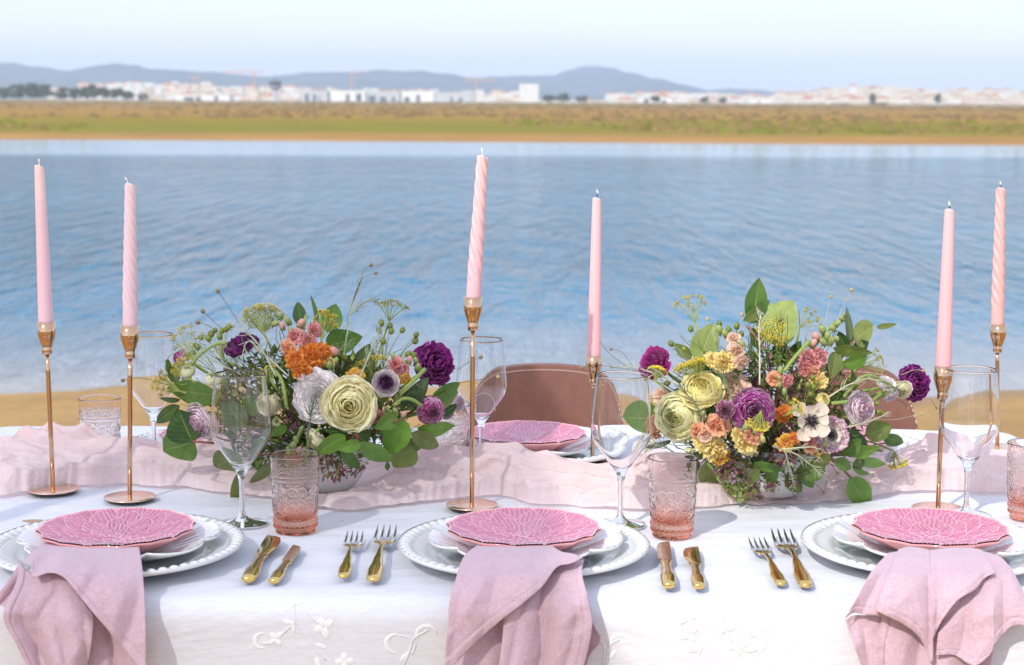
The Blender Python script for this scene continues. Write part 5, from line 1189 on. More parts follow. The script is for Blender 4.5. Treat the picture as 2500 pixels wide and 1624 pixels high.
branch(R_, 'tall leaves rising at the top centre of the right bouquet', [((1833, 790), (1856, 676), 58, 'm', B(f=.4, roll=.3)), ((1815, 783), (1892, 731), 30, 'o', B(f=.7)), ((1866, 836), (1936, 733), 96, 'p', B(f=.35, fold=.05, curl=.03)), ((1856, 850), (1835, 800), 30, 'd', B(f=.3)), ((1880, 880), (1915, 840), 40, 'd', B(f=.3)), ((1925, 880), (1955, 832), 30, 'd', B(f=.2))], twig=[(1822, 795), (1850, 830), (1880, 890)], twc=(.35, .13, .08))
branch(R_, 'pale leaf at the upper left of the right bouquet', [((1703, 880), (1742, 787), 64, 'p', B(f=.6, fold=.08)), ((1690, 874), (1642, 838), 28, 'o', B(f=.5)), ((1705, 905), (1700, 870), 22, 'd', B(f=.4)), ((1740, 920), (1765, 895), 30, 'd', B(f=.3))])
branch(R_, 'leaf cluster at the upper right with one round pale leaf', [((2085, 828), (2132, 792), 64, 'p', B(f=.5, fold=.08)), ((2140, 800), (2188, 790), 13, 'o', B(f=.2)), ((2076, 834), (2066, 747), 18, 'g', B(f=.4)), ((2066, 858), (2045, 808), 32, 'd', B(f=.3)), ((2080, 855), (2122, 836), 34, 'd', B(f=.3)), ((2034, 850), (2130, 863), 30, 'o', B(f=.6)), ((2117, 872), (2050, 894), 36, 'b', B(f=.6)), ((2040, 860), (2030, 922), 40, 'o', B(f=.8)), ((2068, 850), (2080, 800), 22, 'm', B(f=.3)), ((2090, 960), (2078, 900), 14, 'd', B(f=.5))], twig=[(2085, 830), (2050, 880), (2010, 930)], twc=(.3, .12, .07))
branch(R_, 'broad rounded leaf behind the right front wine glass', [((1620, 1020), (1512, 1022), 90, 'm', B(f=.6, fold=.06)), ((1640, 1075), (1565, 1102), 14, 'd', B(f=.7))])
branch(R_, 'leaves pointing right at the lower right of the right bouquet', [((2112, 1064), (2180, 1036), 48, 'o', B(f=.7)), ((2158, 1066), (2208, 1084), 32, 'm', B(f=.6)), ((2060, 1110), (2100, 1070), 38, 'm', B(f=1.0)), ((2070, 1050), (2120, 1095), 30, 'd', B(f=.9))])
branch(R_, 'bright leaf branch drooping to the right over the runner', [((2080, 1110), (2150, 1090), 28, 'b', B(f=1.1)), ((2095, 1118), (2168, 1142), 30, 'b', B(f=1.1)), ((2037, 1126), (2086, 1142), 30, 'b', B(f=1.2)), ((2082, 1143), (2133, 1168), 15, 'b', B(f=1.1)), ((2090, 1120), (2100, 1150), 30, 'm', B(f=1.0)), ((2074, 1166), (2129, 1248), 56, 'b', B(f=1.2, fold=.15)), ((2090, 1164), (2071, 1204), 30, 'b', B(f=1.3))], twig=[(2076, 1165), (2040, 1130), (1990, 1105)], twc=(.25, .07, .04))
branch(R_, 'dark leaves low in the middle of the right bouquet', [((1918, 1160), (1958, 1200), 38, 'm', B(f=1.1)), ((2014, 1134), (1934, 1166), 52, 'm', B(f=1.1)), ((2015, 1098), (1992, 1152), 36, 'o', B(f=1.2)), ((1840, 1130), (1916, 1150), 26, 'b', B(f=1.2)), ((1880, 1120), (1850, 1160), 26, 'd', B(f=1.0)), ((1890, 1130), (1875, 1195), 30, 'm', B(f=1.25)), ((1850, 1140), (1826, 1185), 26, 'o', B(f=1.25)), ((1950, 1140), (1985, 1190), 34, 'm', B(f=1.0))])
branch(R_, 'olive leaf hanging between the right tumbler and the parrot tulip', [((1727, 1124), (1733, 1222), 46, 'o', B(f=1.1)), ((1737, 1214), (1792, 1245), 30, 'd', B(f=.9)), ((1722, 1108), (1672, 1116), 22, 'd', B(f=.9)), ((1700, 1120), (1690, 1160), 24, 'd', B(f=.8))])

# ---- fennel umbels
def umbel(b, head, base, rpx, label, n=14, f=.9, dens=10, col=(.50, .46, .05), flat=.35, name='fennel_umbel'):
    H = bpos(b, *head, f); A = bpos(b, *base, f); ax = (H - A).normalized(); R = rpx * H.y / F; e = empty(name, A, label=label, cat='fennel', group='yellow fennel umbels'); rr = random.Random(int(head[0] + head[1] * 3))
    M = facing(ax); m = MB(); gc = (.30, .36, .08); Bw = BQ[b]['bowl']; Q = Vector((Bw.x + (A.x - Bw.x) * .3, Bw.y, TZ + .08)); hub = A
    m.tube(catmull([Q, (Q + A) / 2 + Vector(((A.x - Q.x) * .1, 0, .01)), A], 8), .0015, 6, gc); m.build('stem', m_stem, e)
    m = MB(); fl = MB(); hl = (H - A).length
    for i in range(n):
        a = i * 2.399; q = math.sqrt((i + .5) / n); T = A + M @ Vector((R * q * math.cos(a), R * q * math.sin(a), hl * (1 - flat * q * q * .5) * rr.uniform(.9, 1.1)))
        mid = A.lerp(T, .5) + ax * hl * .06; m.tube(catmull([A, mid, T], 5), .00055, 4, gc, False); d = (T - A).normalized(); M2 = facing(d)
        for k in range(dens):
            b2 = k * 2.399 + i; qq = math.sqrt((k + .5) / dens) * R * .26; E = T + M2 @ Vector((qq * math.cos(b2), qq * math.sin(b2), R * .14 * rr.uniform(.8, 1.2)))
            fl.tube([T, E], .00028, 3, (.40, .42, .08), False); g = rr.uniform(.7, 1.25); fl.ell(E, (.0012 * rr.uniform(.7, 1.2),) * 3, tuple(c * g for c in col), 5, 3)
    m.build('rays', m_stem, e, smooth=False)['kind'] = 'stuff'; o = fl.build('florets', m_flo, e, smooth=False); o['kind'] = 'stuff'
for a in ((L_, (640, 770), (645, 812), 48, 'dense yellow fennel head on a thick stem, top left of the left bouquet', 34, .4), (L_, (793, 775), (785, 830), 30, 'loose yellow fennel head above the orange snapdragon', 14, .9), (L_, (956, 742), (950, 785), 40, 'airy fennel head at the top right of the left bouquet', 12, .3, 8, (.34, .33, .10)),
          (L_, (452, 820), (478, 888), 44, 'sparse fennel head at the far left above the purple speckled bloom', 13, .6, 7), (L_, (398, 935), (440, 955), 32, 'drooping yellow fennel at the left edge of the left bouquet', 14, .8), (L_, (440, 895), (470, 930), 26, 'small yellow fennel right on the leftmost bloom', 16, 1.05), (L_, (905, 880), (915, 925), 44, 'fine fennel mist in front of the olive leaf', 14, .6, 7), (L_, (560, 850), (560, 905), 62, 'wide thin fennel fan above the wine glass', 14, .4, 5, (.36, .38, .10)), (L_, (655, 900), (668, 940), 20, 'tiny fennel tuft between wine glass and white ranunculus', 8, 1.0),
          (R_, (1688, 735), (1697, 790), 46, 'airy yellow fennel head high at the upper left of the right bouquet', 9, .3, 9, (.62, .52, .12)), (R_, (1885, 815), (1912, 775), 40, 'yellow fennel head hanging before the big pale leaf', 18, .9), (R_, (1690, 890), (1700, 930), 46, 'dense yellow fennel right of the magenta bloom', 26, .85), (R_, (1985, 770), (1950, 800), 30, 'fine fennel spray right of the big pale leaf', 8, .3, 7, (.62, .48, .10)),
          (R_, (2140, 880), (2095, 895), 34, 'fennel fan to the right below the round pale leaf', 11, .4, 7, (.50, .46, .12)), (R_, (1850, 1040), (1858, 1005), 27, 'yellow fennel lying over the swirled ranunculus', 18, 1.75), (R_, (1610, 900), (1600, 930), 22, 'small fennel head on the magenta bloom', 12, 1.3), (R_, (2195, 1140), (2180, 1100), 22, 'small yellow fennel at the lower right over the runner', 12, .8), (R_, (1950, 990), (1925, 1010), 22, 'small fennel star left of the anemone', 9, 1.3)):
    umbel(a[0], a[1], a[2], a[3], a[4], n=a[5], f=a[6], dens=a[7] if len(a) > 7 else 10, col=a[8] if len(a) > 8 else (.78, .62, .05))
# ---- green berries
def berries(b, label, pts, hub, f=.7):
    Hh = bpos(b, *hub, f * .8); e = empty('berry_sprig', Hh, label=label, cat='berry sprig', group='green berry sprigs'); m = MB(); Bw = BQ[b]['bowl']; rr = random.Random(int(hub[0]))
    m.tube(catmull([Hh, (Hh + Bw) / 2 + Vector((0, -.01, .06)), Vector((Bw.x, Bw.y, TZ + .08))], 8), .0015, 6, (.28, .34, .10))
    for px, py in pts:
        P = bpos(b, px, py, f); r = rr.uniform(7.2, 9.2) * P.y / F; d = (P - Hh).normalized(); m.tube(catmull([Hh, Hh.lerp(P, .55) + Vector((0, 0, .006)), P], 6), .0007, 4, (.28, .34, .10), False)
        q = MB(); g = rr.uniform(.8, 1.2); q.ell(P, (r * .88, r * .88, r * 1.08), (.17 * g, .21 * g, .03), 12, 8, facing(d)); q.ell(P + d * r * 1.02, (r * .35, r * .35, r * .12), (.16, .10, .03), 8, 4, facing(d)); q.build('berry', m_leafb, e)
    m.build('stem', m_stem, e)
m_leafb = simple('green_berry', vcol=True, rough=.38, var=.12, vscale=90)
c1 = lambda L: [(350 + x / 2.343, 620 + y / 2.343) for x, y in L]; c2 = lambda L: [(1480 + x / 2.416, 650 + y / 2.416) for x, y in L]
berries(L_, 'green berries in an arc left of the plum bloom', c1([(330, 478), (372, 483), (388, 458), (411, 438), (436, 473), (449, 440), (473, 432), (490, 418)]), (545, 880), .5)
berries(L_, 'four green berries near the leftmost purple bloom', c1([(310, 533), (285, 565), (252, 577), (300, 525)]), (540, 930), .6)
berries(L_, 'scattered green berries above the small white swirl bloom', c1([(1361, 395), (1347, 437), (1419, 442), (1482, 436), (1373, 500), (1411, 412)]), (935, 900), .4)
berries(L_, 'green berries left of the purple ranunculus', c1([(1561, 463), (1556, 498), (1516, 572), (1545, 580), (1574, 656)]), (960, 900), .5)
berries(R_, 'green berries above the pale leaf in the right bouquet', c2([(668, 340), (722, 372), (770, 353), (798, 400), (713, 395)]), (1800, 900), .4)
berries(R_, 'green berries at the left above the magenta bloom', c2([(498, 370), (383, 457), (462, 490), (360, 690)]), (1700, 920), .5)
berries(R_, 'yellow-green berries above the anemone', c2([(1219, 657), (1222, 712), (1205, 755), (1240, 690), (1190, 700)]), (1960, 1000), 1.0)
berries(R_, 'two green berries right of the fringed white bloom', c2([(1600, 810), (1605, 860), (1625, 870)]), (2080, 1020), .8)

# ---- wiry stems with seed heads
def seedstem(b, pts, label, f=.5, rp=5.5, col=(.16, .14, .10), hc=(.24, .19, .09), both=False, prick=False):
    P = [bpos(b, x, y, f) for x, y in pts]; e = empty('seed_head_stem', P[0], label=label, cat='seed head', group='wiry seed head stems'); m = MB(); m.tube(catmull(P, 14), .00050, 4, col, False); m.build('stem', m_dry, e)
    r = rp * P[0].y / F; m = MB(); d = (P[0] - P[1]).normalized(); M = facing(d); m.ell(P[0], (r, r, r * 1.15), hc, 9, 6, M)
    for i in range(14 if not prick else 40):
        a = i * 2.399; zz = 1 - 2 * (i + .5) / (14 if not prick else 40); q = math.sqrt(1 - zz * zz); v = M @ Vector((q * math.cos(a), q * math.sin(a), zz)); m.tube([P[0] + v * r * .9, P[0] + v * r * (1.25 if not prick else 1.5)], [r * .12, r * .03], 3, tuple(c * .7 for c in hc), False)
    m.build('seed_head', m_dry, e)
seedstem(L_, c1([(425, 213), (480, 290), (545, 395)]), 'tallest seed head at the upper left of the left bouquet'); seedstem(L_, c1([(340, 328), (390, 375), (445, 425)]), 'seed head left of the tallest one, left bouquet'); seedstem(L_, c1([(312, 392), (360, 405), (420, 445)]), 'low seed head just above the berries at left')
seedstem(L_, c1([(1302, 64), (1262, 90), (1245, 150), (1190, 300), (1150, 500)]), 'highest curled seed head above the left bouquet', .3, 4.5); seedstem(L_, c1([(1330, 110), (1265, 130), (1225, 190), (1185, 310)]), 'second curled seed head beside the highest one', .3, 3.8)
seedstem(L_, [(1174, 872), (1145, 885), (1115, 905)], 'seed head crossing the tall candlestick', .8, 5); seedstem(L_, [(300, 929), (340, 922), (405, 938), (440, 950)], 'seed head reaching left across the second candlestick', .9, 5); seedstem(L_, [(407, 882), (415, 868), (435, 862)], 'small seed head at the left rim of the left bouquet', .7, 4)
seedstem(L_, c1([(388, 1443), (372, 1350), (376, 1308), (430, 1255)]), 'seed head dangling over the runner left of the wine glass', 1.2, 4); seedstem(L_, c1([(412, 1355), (400, 1310), (430, 1262)]), 'short curled tendril beside the dangling seed head', 1.2, 2)
seedstem(L_, [(1216, 920), (1180, 925), (1120, 935)], 'pale seed head inside the back wine glass view', .6, 4.5, hc=(.4, .38, .15)); seedstem(L_, [(1207, 1000), (1205, 975), (1180, 960), (1125, 985)], 'hanging tendril in front of the brown chair', .5, 3.5, hc=(.4, .34, .2), col=(.5, .48, .4))
seedstem(R_, c2([(1447, 140), (1400, 230), (1372, 300), (1345, 400)]), 'highest seed head on the right side of the right bouquet', .3, 5, (.45, .44, .32), (.45, .36, .16)); seedstem(R_, c2([(1327, 180), (1305, 260), (1293, 330), (1288, 420)]), 'second seed head left of the highest one, right bouquet', .3, 4, (.45, .44, .32), (.45, .36, .16))
seedstem(R_, c2([(800, 285), (795, 330), (760, 470)]), 'pale seed head left of the tall leaf', .5, 5, (.42, .40, .25), (.50, .40, .2)); seedstem(R_, c2([(597, 312), (600, 350), (650, 440)]), 'pale seed head over the pale left leaf', .6, 4.5, (.42, .40, .25), (.50, .40, .2))
seedstem(R_, [(1420, 898), (1450, 890), (1500, 897), (1560, 905)], 'seed head reaching left to the back candlestick', .5, 5); seedstem(R_, [(1491, 853), (1515, 858), (1535, 880), (1550, 910)], 'seed head curling over the right front wine glass', .5, 3.5); seedstem(R_, [(1465, 835), (1490, 865), (1530, 895)], 'bare wiry tip left of the magenta bloom', .5, 1.5)
seedstem(R_, c2([(1118, 1402), (1120, 1370), (1092, 1330), (1080, 1290)]), 'dark seed head dangling in the middle over the runner', 1.2, 4, hc=(.05, .035, .02)); seedstem(R_, c2([(1312, 1370), (1250, 1300), (1160, 1215)]), 'prickly brown seed head over the runner', 1.2, 8, hc=(.18, .12, .05), prick=True); seedstem(R_, c2([(1275, 1372), (1285, 1320), (1300, 1270)]), 'tiny black seed head beside the prickly one', 1.2, 2.5, hc=(.05, .035, .02))
seedstem(R_, c2([(1365, 1226), (1345, 1195), (1328, 1170)]), 'green seed head above the drooping leaf', 1.2, 5, hc=(.38, .34, .12)); seedstem(R_, c2([(1862, 872), (1800, 885), (1700, 905), (1600, 900)]), 'seed head reaching right across the sand', .5, 4.5, (.5, .46, .3), (.45, .4, .18)); seedstem(R_, c2([(1778, 838), (1760, 810), (1720, 790)]), 'small seed head under the purple ranunculus', .5, 3.5, hc=(.4, .36, .16))
seedstem(R_, c2([(1807, 700), (1775, 700), (1730, 735)]), 'yellow seed head in front of the purple ranunculus', 1.2, 6, (.42, .4, .2), (.52, .48, .16)); seedstem(R_, c2([(1868, 617), (1820, 612), (1740, 640)]), 'seed head across the top of the purple ranunculus', 1.3, 3, (.5, .46, .3), (.5, .45, .2)); seedstem(R_, c2([(1948, 835), (1925, 800), (1905, 780)]), 'small dark seed head beside the right candlestick', .8, 3.5)
# ---- silvery needle sprigs
def silver(b, pts, label, f=1.0, ln=15, n=26, col=(.42, .45, .33)):
    P = catmull([bpos(b, x, y, f) for x, y in pts], 22); e = empty('silver_sprig', P[0], label=label, cat='silver sprig', group='silvery needle sprigs'); m = MB(); m.tube(P, [lerp(.0013, .0006, i / 21) for i in range(22)], 5, col); m.build('stem', m_dry, e)
    m = MB(); rr = random.Random(int(pts[0][0] + pts[-1][1]))
    for i in range(n):
        s = rr.uniform(.15, 1) * 20; k = int(s); p = P[k].lerp(P[k + 1], s - k); t = (P[k + 1] - P[k]).normalized(); sd = facing(t) @ Vector((math.cos(i * 2.4), math.sin(i * 2.4), 0)); L = ln * rr.uniform(.5, 1.2) * p.y / F
        m.tube([p, p + t * L * .5 + sd * L * .4, p + t * L * 1.0 + sd * L * .65], [.00055, .0006, .0002], 3, tuple(c * rr.uniform(.8, 1.2) for c in col), False)
    m.build('needles', m_dry, e)['kind'] = 'stuff'
silver(L_, c1([(1120, 720), (1150, 560), (1175, 400), (1200, 280), (1260, 120)]), 'silver sprig rising highest above the left bouquet', .6, 34, 30); silver(L_, c1([(1185, 350), (1240, 295), (1320, 245)]), 'short silver side sprig pointing right above the left bouquet', .6, 24, 14); silver(L_, c1([(1230, 720), (1280, 610), (1330, 480), (1350, 400)]), 'silver sprig over the amber bloom', 1.0, 26, 24)
silver(L_, c1([(760, 700), (660, 520), (560, 430), (480, 400)]), 'silver sprig arching over the plum bloom', 1.1, 30, 24); silver(L_, c1([(830, 700), (700, 580), (600, 500), (560, 600)]), 'second silver sprig curling round the plum bloom', 1.1, 24, 20); silver(L_, c1([(940, 1060), (960, 900), (990, 790)]), 'dark needle sprig hanging over the white ruffled bloom', 1.6, 26, 26, (.12, .17, .10)); silver(L_, c1([(560, 690), (420, 620), (300, 560)]), 'silver stem at the left behind the buds', .7, 14, 12)
silver(R_, c2([(480, 720), (300, 640), (130, 590), (0, 600)]), 'silver sprig reaching left over the magenta bloom and wine glass', 1.2, 40, 30); silver(R_, c2([(905, 700), (905, 500), (900, 380), (915, 275), (930, 290)]), 'upright white sprig at the top centre of the right bouquet', 1.1, 26, 20, (.55, .52, .42)); silver(R_, c2([(980, 1060), (1120, 1110), (1240, 1200), (1310, 1265)]), 'pale sprig crossing the lower right of the right bouquet', 1.5, 26, 34, (.50, .50, .32)); silver(R_, c2([(1050, 1080), (1080, 1180), (1110, 1310)]), 'feathery pale sprig hanging straight down, right bouquet', 1.5, 26, 44, (.50, .52, .34))
silver(R_, c2([(1040, 1080), (1150, 1070), (1240, 1075), (1250, 1160)]), 'pale sprig hooking over the small coral stock', 1.5, 20, 20, (.50, .50, .32)); silver(R_, c2([(1300, 780), (1430, 700), (1560, 665), (1720, 730)]), 'silver bundle running right to the purple ranunculus', 1.1, 26, 40, (.50, .52, .32)); silver(R_, c2([(1380, 960), (1540, 920), (1680, 860)]), 'short pale sprig pointing right over the leaves', 1.1, 20, 18, (.56, .52, .36)); silver(R_, c2([(560, 860), (480, 760), (430, 700)]), 'dark needle sprig over the two yellow blooms', 1.5, 30, 14, (.12, .14, .07)); silver(R_, c2([(730, 760), (700, 660), (640, 610)]), 'dark needle sprig over the yellow bloom', 1.6, 34, 14, (.12, .14, .07)); silver(R_, c2([(400, 1100), (330, 1060), (240, 1050)]), 'silver tangle behind the right tumbler rim', .9, 34, 22)

# ---- arching green stems that show
for b, pts, r, lab in ((L_, c1([(270, 640), (330, 570), (420, 515), (475, 510)]), .0026, 'arching pale green stem left of the plum bloom'), (L_, c1([(1460, 800), (1530, 740), (1610, 660)]), .0040, 'thick green stem of the purple ranunculus'), (L_, c1([(1430, 870), (1480, 830), (1540, 835), (1590, 870)]), .0034, 'curved green stem of the speckled round bloom'), (L_, c1([(720, 640), (790, 720), (820, 880)]), .0032, 'arching pale green stem left of the white bloom'),
                  (L_, c1([(1010, 995), (950, 1060), (935, 1150), (945, 1230)]), .0028, 'drooping green stem hanging into the left tumbler view'), (L_, c1([(706, 640), (700, 760), (720, 800)]), .0028, 'pale stem behind the wine glass edge'), (R_, c2([(560, 930), (480, 960), (470, 1050)]), .0026, 'curved stem of the pale green bud'), (R_, c2([(590, 1150), (650, 1215)]), .0036, 'short thick stem of the small green bud'), (R_, c2([(1330, 810), (1420, 800)]), .0034, 'green stem behind the fringed bloom'), (R_, c2([(1400, 770), (1500, 660), (1580, 650), (1700, 720)]), .0026, 'arching green stem to the purple ranunculus, right bouquet'), (R_, c2([(1640, 850), (1090, 560), (1200, 440)]) if 0 else c2([(1050, 620), (1110, 540), (1200, 440)]), .0032, 'green snapdragon stalk in the right bouquet')):
    P = catmull([bpos(b, x, y, 1.05) for x, y in pts], 14); m = MB(); m.tube(P, r * .78, 8, (.26, .36, .09)); tag(m.build('green_shoot', m_stem, org=P[0]), lab, 'flower stalk', 'bare green stalks')

# ---- mauve bract clusters low round the bowls
def bracts(b, px, py, rp, n, label, f=1.0, cols=((.20, .06, .10), (.26, .11, .13), (.17, .17, .05))):
    P = bpos(b, px, py, f); R = rp * P.y / F; e = empty('mauve_flower_cluster', P, label=label, cat='flower cluster', group='mauve flower clusters'); rr = random.Random(int(px)); m = MB()
    for i in range(n):
        d = Vector((rr.gauss(0, 1), rr.gauss(0, .7), rr.gauss(0, 1))); d = d.normalized() * R * rr.uniform(.3, 1); Q = P + d; ln = R * rr.uniform(.28, .5); ax = facing(d + Vector((0, -.4 * R, -.5 * R))); c = rr.choice(cols); g = rr.uniform(.6, 1.3); k = len(m.v); c = tuple(x * g for x in c)
        for u, v, z in ((0, 0, 0), (.35, .45, .08), (0, 1, 0), (-.35, .45, .08), (0, .5, -.05)): m.vert(Q + ax @ Vector((u * ln, z * ln, v * ln)), c)
        m.f += [(k, k + 1, k + 4), (k + 1, k + 2, k + 4), (k + 2, k + 3, k + 4), (k + 3, k, k + 4)]
    m.build('bracts', m_flo, e, smooth=False)['kind'] = 'stuff'; m = MB(); Bw = BQ[b]['bowl']; m.tube(catmull([P, Vector(((P.x + Bw.x) / 2, (P.y + Bw.y) / 2, max(P.z, TZ + .09))), Vector((Bw.x, Bw.y, TZ + .07))], 7), .0012, 5, (.18, .12, .06)); m.build('stem', m_stem, e)
for b, px, py, r, n, f, lab in ((L_, 812, 1140, 34, 90, 1.2, 'mauve bracts hanging over the left bowl'), (L_, 838, 1150, 18, 30, 1.3, 'dark plum curled bract over the rim of the left bowl'), (L_, 790, 1105, 30, 60, 1.0, 'mauve bracts above the left tumbler'), (L_, 730, 1010, 40, 80, .8, 'brown-green bracts below the white ruffled bloom'), (L_, 905, 1000, 30, 50, .7, 'dark bracts right of the lemon bloom'), (R_, 1780, 1135, 36, 100, 1.1, 'mauve bracts above the lime green tulips'), (R_, 1838, 1160, 26, 70, 1.1, 'mauve flower cluster right of the green bud'), (R_, 1885, 1175, 24, 70, 1.2, 'wine-red hanging bell cluster over the right bowl'), (R_, 1915, 1110, 34, 90, 1.1, 'mauve bracts below the amber bloom'), (R_, 1840, 1195, 26, 60, 1.3, 'pale mauve bracts draped over the left of the right bowl'), (R_, 1940, 1165, 26, 70, 1.25, 'dusky bracts hanging over the right of the right bowl'), (L_, 870, 1135, 26, 60, 1.25, 'small mauve bracts under the bright leaf branch'), (R_, 1925, 1040, 26, 50, .9, 'dark wine bracts left of the anemone'), (R_, 1850, 925, 40, 90, .5, 'dark maroon bracts behind the centre, right bouquet'), (R_, 1930, 955, 36, 80, .8, 'maroon bracts over the anemone'), (R_, 1935, 870, 16, 30, .8, 'small maroon floret at the top middle, right bouquet')):
    bracts(b, px, py, r, n, lab, f)
# ---- inner greenery nobody could count
for b, lab in ((L_, 'small dark leaves filling the inside of the left bouquet'), (R_, 'small leaves and twigs filling the inside of the right bouquet')):
    m = MB(); rr = random.Random(50 + b); q = BQ[b]
    for i in range(2600):
        a = rr.uniform(0, 2 * PI); rad = math.sqrt(rr.random()) * .80; px = q['c'][0] + q['r'][0] * rad * math.cos(a) * (.86 if b == 0 else .82); py = q['c'][1] + 18 + q['r'][1] * rad * math.sin(a) * .80
        if py < q['c'][1] - 120 and rr.random() < .6: continue
        P = bpos(b, px, py, rr.uniform(-.3, .82)); L = rr.uniform(.006, .020); d = Vector((rr.gauss(0, 1), rr.gauss(0, .6), rr.gauss(.2, 1))).normalized(); ax = facing(d); w = rr.uniform(.12, .4)
        g = rr.uniform(.7, 1.7); c = rr.choice(((.06, .12, .02), (.09, .17, .03), (.13, .18, .03), (.15, .09, .08), (.20, .24, .05))); c = tuple(x * g for x in c); k = len(m.v)
        for u, v, z in ((0, 0, 0), (w, .45, .1), (0, 1, 0), (-w, .45, .1), (0, .5, -.04)): m.vert(P + ax @ Vector((u * L, z * L, v * L)), c)
        m.f += [(k, k + 1, k + 4), (k + 1, k + 2, k + 4), (k + 2, k + 3, k + 4), (k + 3, k, k + 4)]
    for i in range(260):
        a = rr.uniform(0, 2 * PI); rad = math.sqrt(rr.random()); P = bpos(b, q['c'][0] + q['r'][0] * rad * .8 * math.cos(a), q['c'][1] + q['r'][1] * rad * .75 * math.sin(a), rr.uniform(0, .9)); d = P - Vector((q['bowl'].x, q['bowl'].y, TZ + .06)); d.normalize()
        m.tube(catmull([P - d * .04, P + Vector((rr.gauss(0, .003),) * 3), P + d * rr.uniform(.01, .03) + Vector((rr.gauss(0, .006), 0, rr.gauss(0, .006)))], 4), .0006, 3, rr.choice(((.20, .26, .07), (.30, .32, .12), (.12, .16, .05))), False)
    tag(m.build('filler_greenery', m_flo, smooth=False), lab, kind='stuff')
# ================================================================== NAPKINS
def linen():
    t = NT('mauve_linen'); p = t.n('ShaderNodeBsdfPrincipled', Roughness=.9); p.inputs['Specular IOR Level'].default_value = .15; p.inputs['Sheen Weight'].default_value = .3
    a = t.noise(900, 2, .5, mapscale=(.12, 1, 1)); b = t.noise(900, 2, .5, mapscale=(1, 1, .12)); w = t.math('ADD', a, b); sl = t.noise(28, 5, .7)
    c = t.mix(t.rng(w, .7, 1.3), (.56, .37, .44), (.74, .55, .62)); c = t.mix(t.rng(sl, .4, .7, 0, .25), c, (.74, .56, .60)); t.l(c, p.inputs['Base Color'])
    t.l(t.bump(t.math('ADD', w, t.math('MULTIPLY', sl, 1.5)), .35, .0012), p.inputs['Normal'])
    tr = t.n('ShaderNodeBsdfTranslucent', Color=(.62, .36, .42, 1)); mx = t.n('ShaderNodeMixShader', Fac=.12); t.l(p.outputs[0], mx.inputs[1]); t.l(tr.outputs[0], mx.inputs[2]); t.l(mx.outputs[0], t.out.inputs[0]); return t.m
m_lin = linen()
DT = [(1310, 2.12), (1328, 2.062), (1333, 2.038), (1337, 2.018), (1346, 1.996), (1360, 1.974), (1403, 1.935), (1430, 1.925), (1460, 1.916), (1500, 1.908), (1640, 1.896)]
def coons(top, right, bottom, left, nu, nv):
    T = catmull([(x, y, 0) for x, y in top], nu); Bm = catmull([(x, y, 0) for x, y in bottom], nu); Lf = catmull([(x, y, 0) for x, y in left], nv); Rg = catmull([(x, y, 0) for x, y in right], nv); G = []
    for j in range(nv):
        v = j / (nv - 1); row = []
        for i in range(nu):
            u = i / (nu - 1); row.append(T[i] * (1 - v) + Bm[i] * v + Lf[j] * (1 - u) + Rg[j] * u - (T[0] * (1 - u) * (1 - v) + T[-1] * u * (1 - v) + Bm[0] * (1 - u) * v + Bm[-1] * u * v))
        G.append(row)
    return G
def flap(m, top, right, bottom, left, off, folds=(), curl=0.0, hem='b', nu=72, nv=64, edge=0.0, wob=.0016, back=0.0):
    G = coons(top, right, bottom, left, nu, nv)
    def f(i, j):
        p = G[j][i]; u = i / (nu - 1); v = j / (nv - 1); o = lerp(lerp(off[0], off[1], u), lerp(off[2], off[3], u), v)
        for amp, fr, ph, v0, sk in folds: o += amp * 2.1 * abs(math.sin(PI * (fr * (u + sk * v) + ph) + PI / 4)) ** .85 * min(1, max(0, (v - v0) / .35))
        o += wob * noise.noise((p.x * .02, p.y * .015, off[0] * 100)) * 1.6 + .0007 * noise.noise((p.x * .06, p.y * .05, 3))
        if curl: o -= curl * v ** 8
        if back: k = min(1, max(0, (p.y - 1425) / 120)); o -= .40 * back * k * k * (3 - 2 * k)
        if edge: o += -edge * (abs(2 * u - 1) ** 6)
        if 'b' in hem: o += .0011 * (v > .90) - .0012 * math.exp(-((v - .895) / .012) ** 2)
        if 'r' in hem: o += .0011 * (u > .92) - .0012 * math.exp(-((u - .915) / .012) ** 2)
        if 'l' in hem: o += .0011 * (u < .08) - .0012 * math.exp(-((u - .085) / .012) ** 2)
        o += .0022 * (1 - abs(noise.noise((p.x * .011 + p.y * .006, p.y * .004 - p.x * .003, off[2] * 70))) * 3) * min(1, v * 2)
        return aty(p.x, p.y, interp(p.y, DT) - o)
    m.grid(nu, nv, f)
def solid(o, t=.0006):
    md = o.modifiers.new('solid', 'SOLIDIFY'); md.thickness = t; md.offset = 1
def napkin(label, flaps):
    m = MB()
    for a in flaps: flap(m, **a)
    P = aty(flaps[0]['top'][0][0], 1340, 2.05); o = m.build('linen_napkin', m_lin, org=tuple(P)); solid(o); tag(o, label, 'napkin', 'mauve linen napkins')
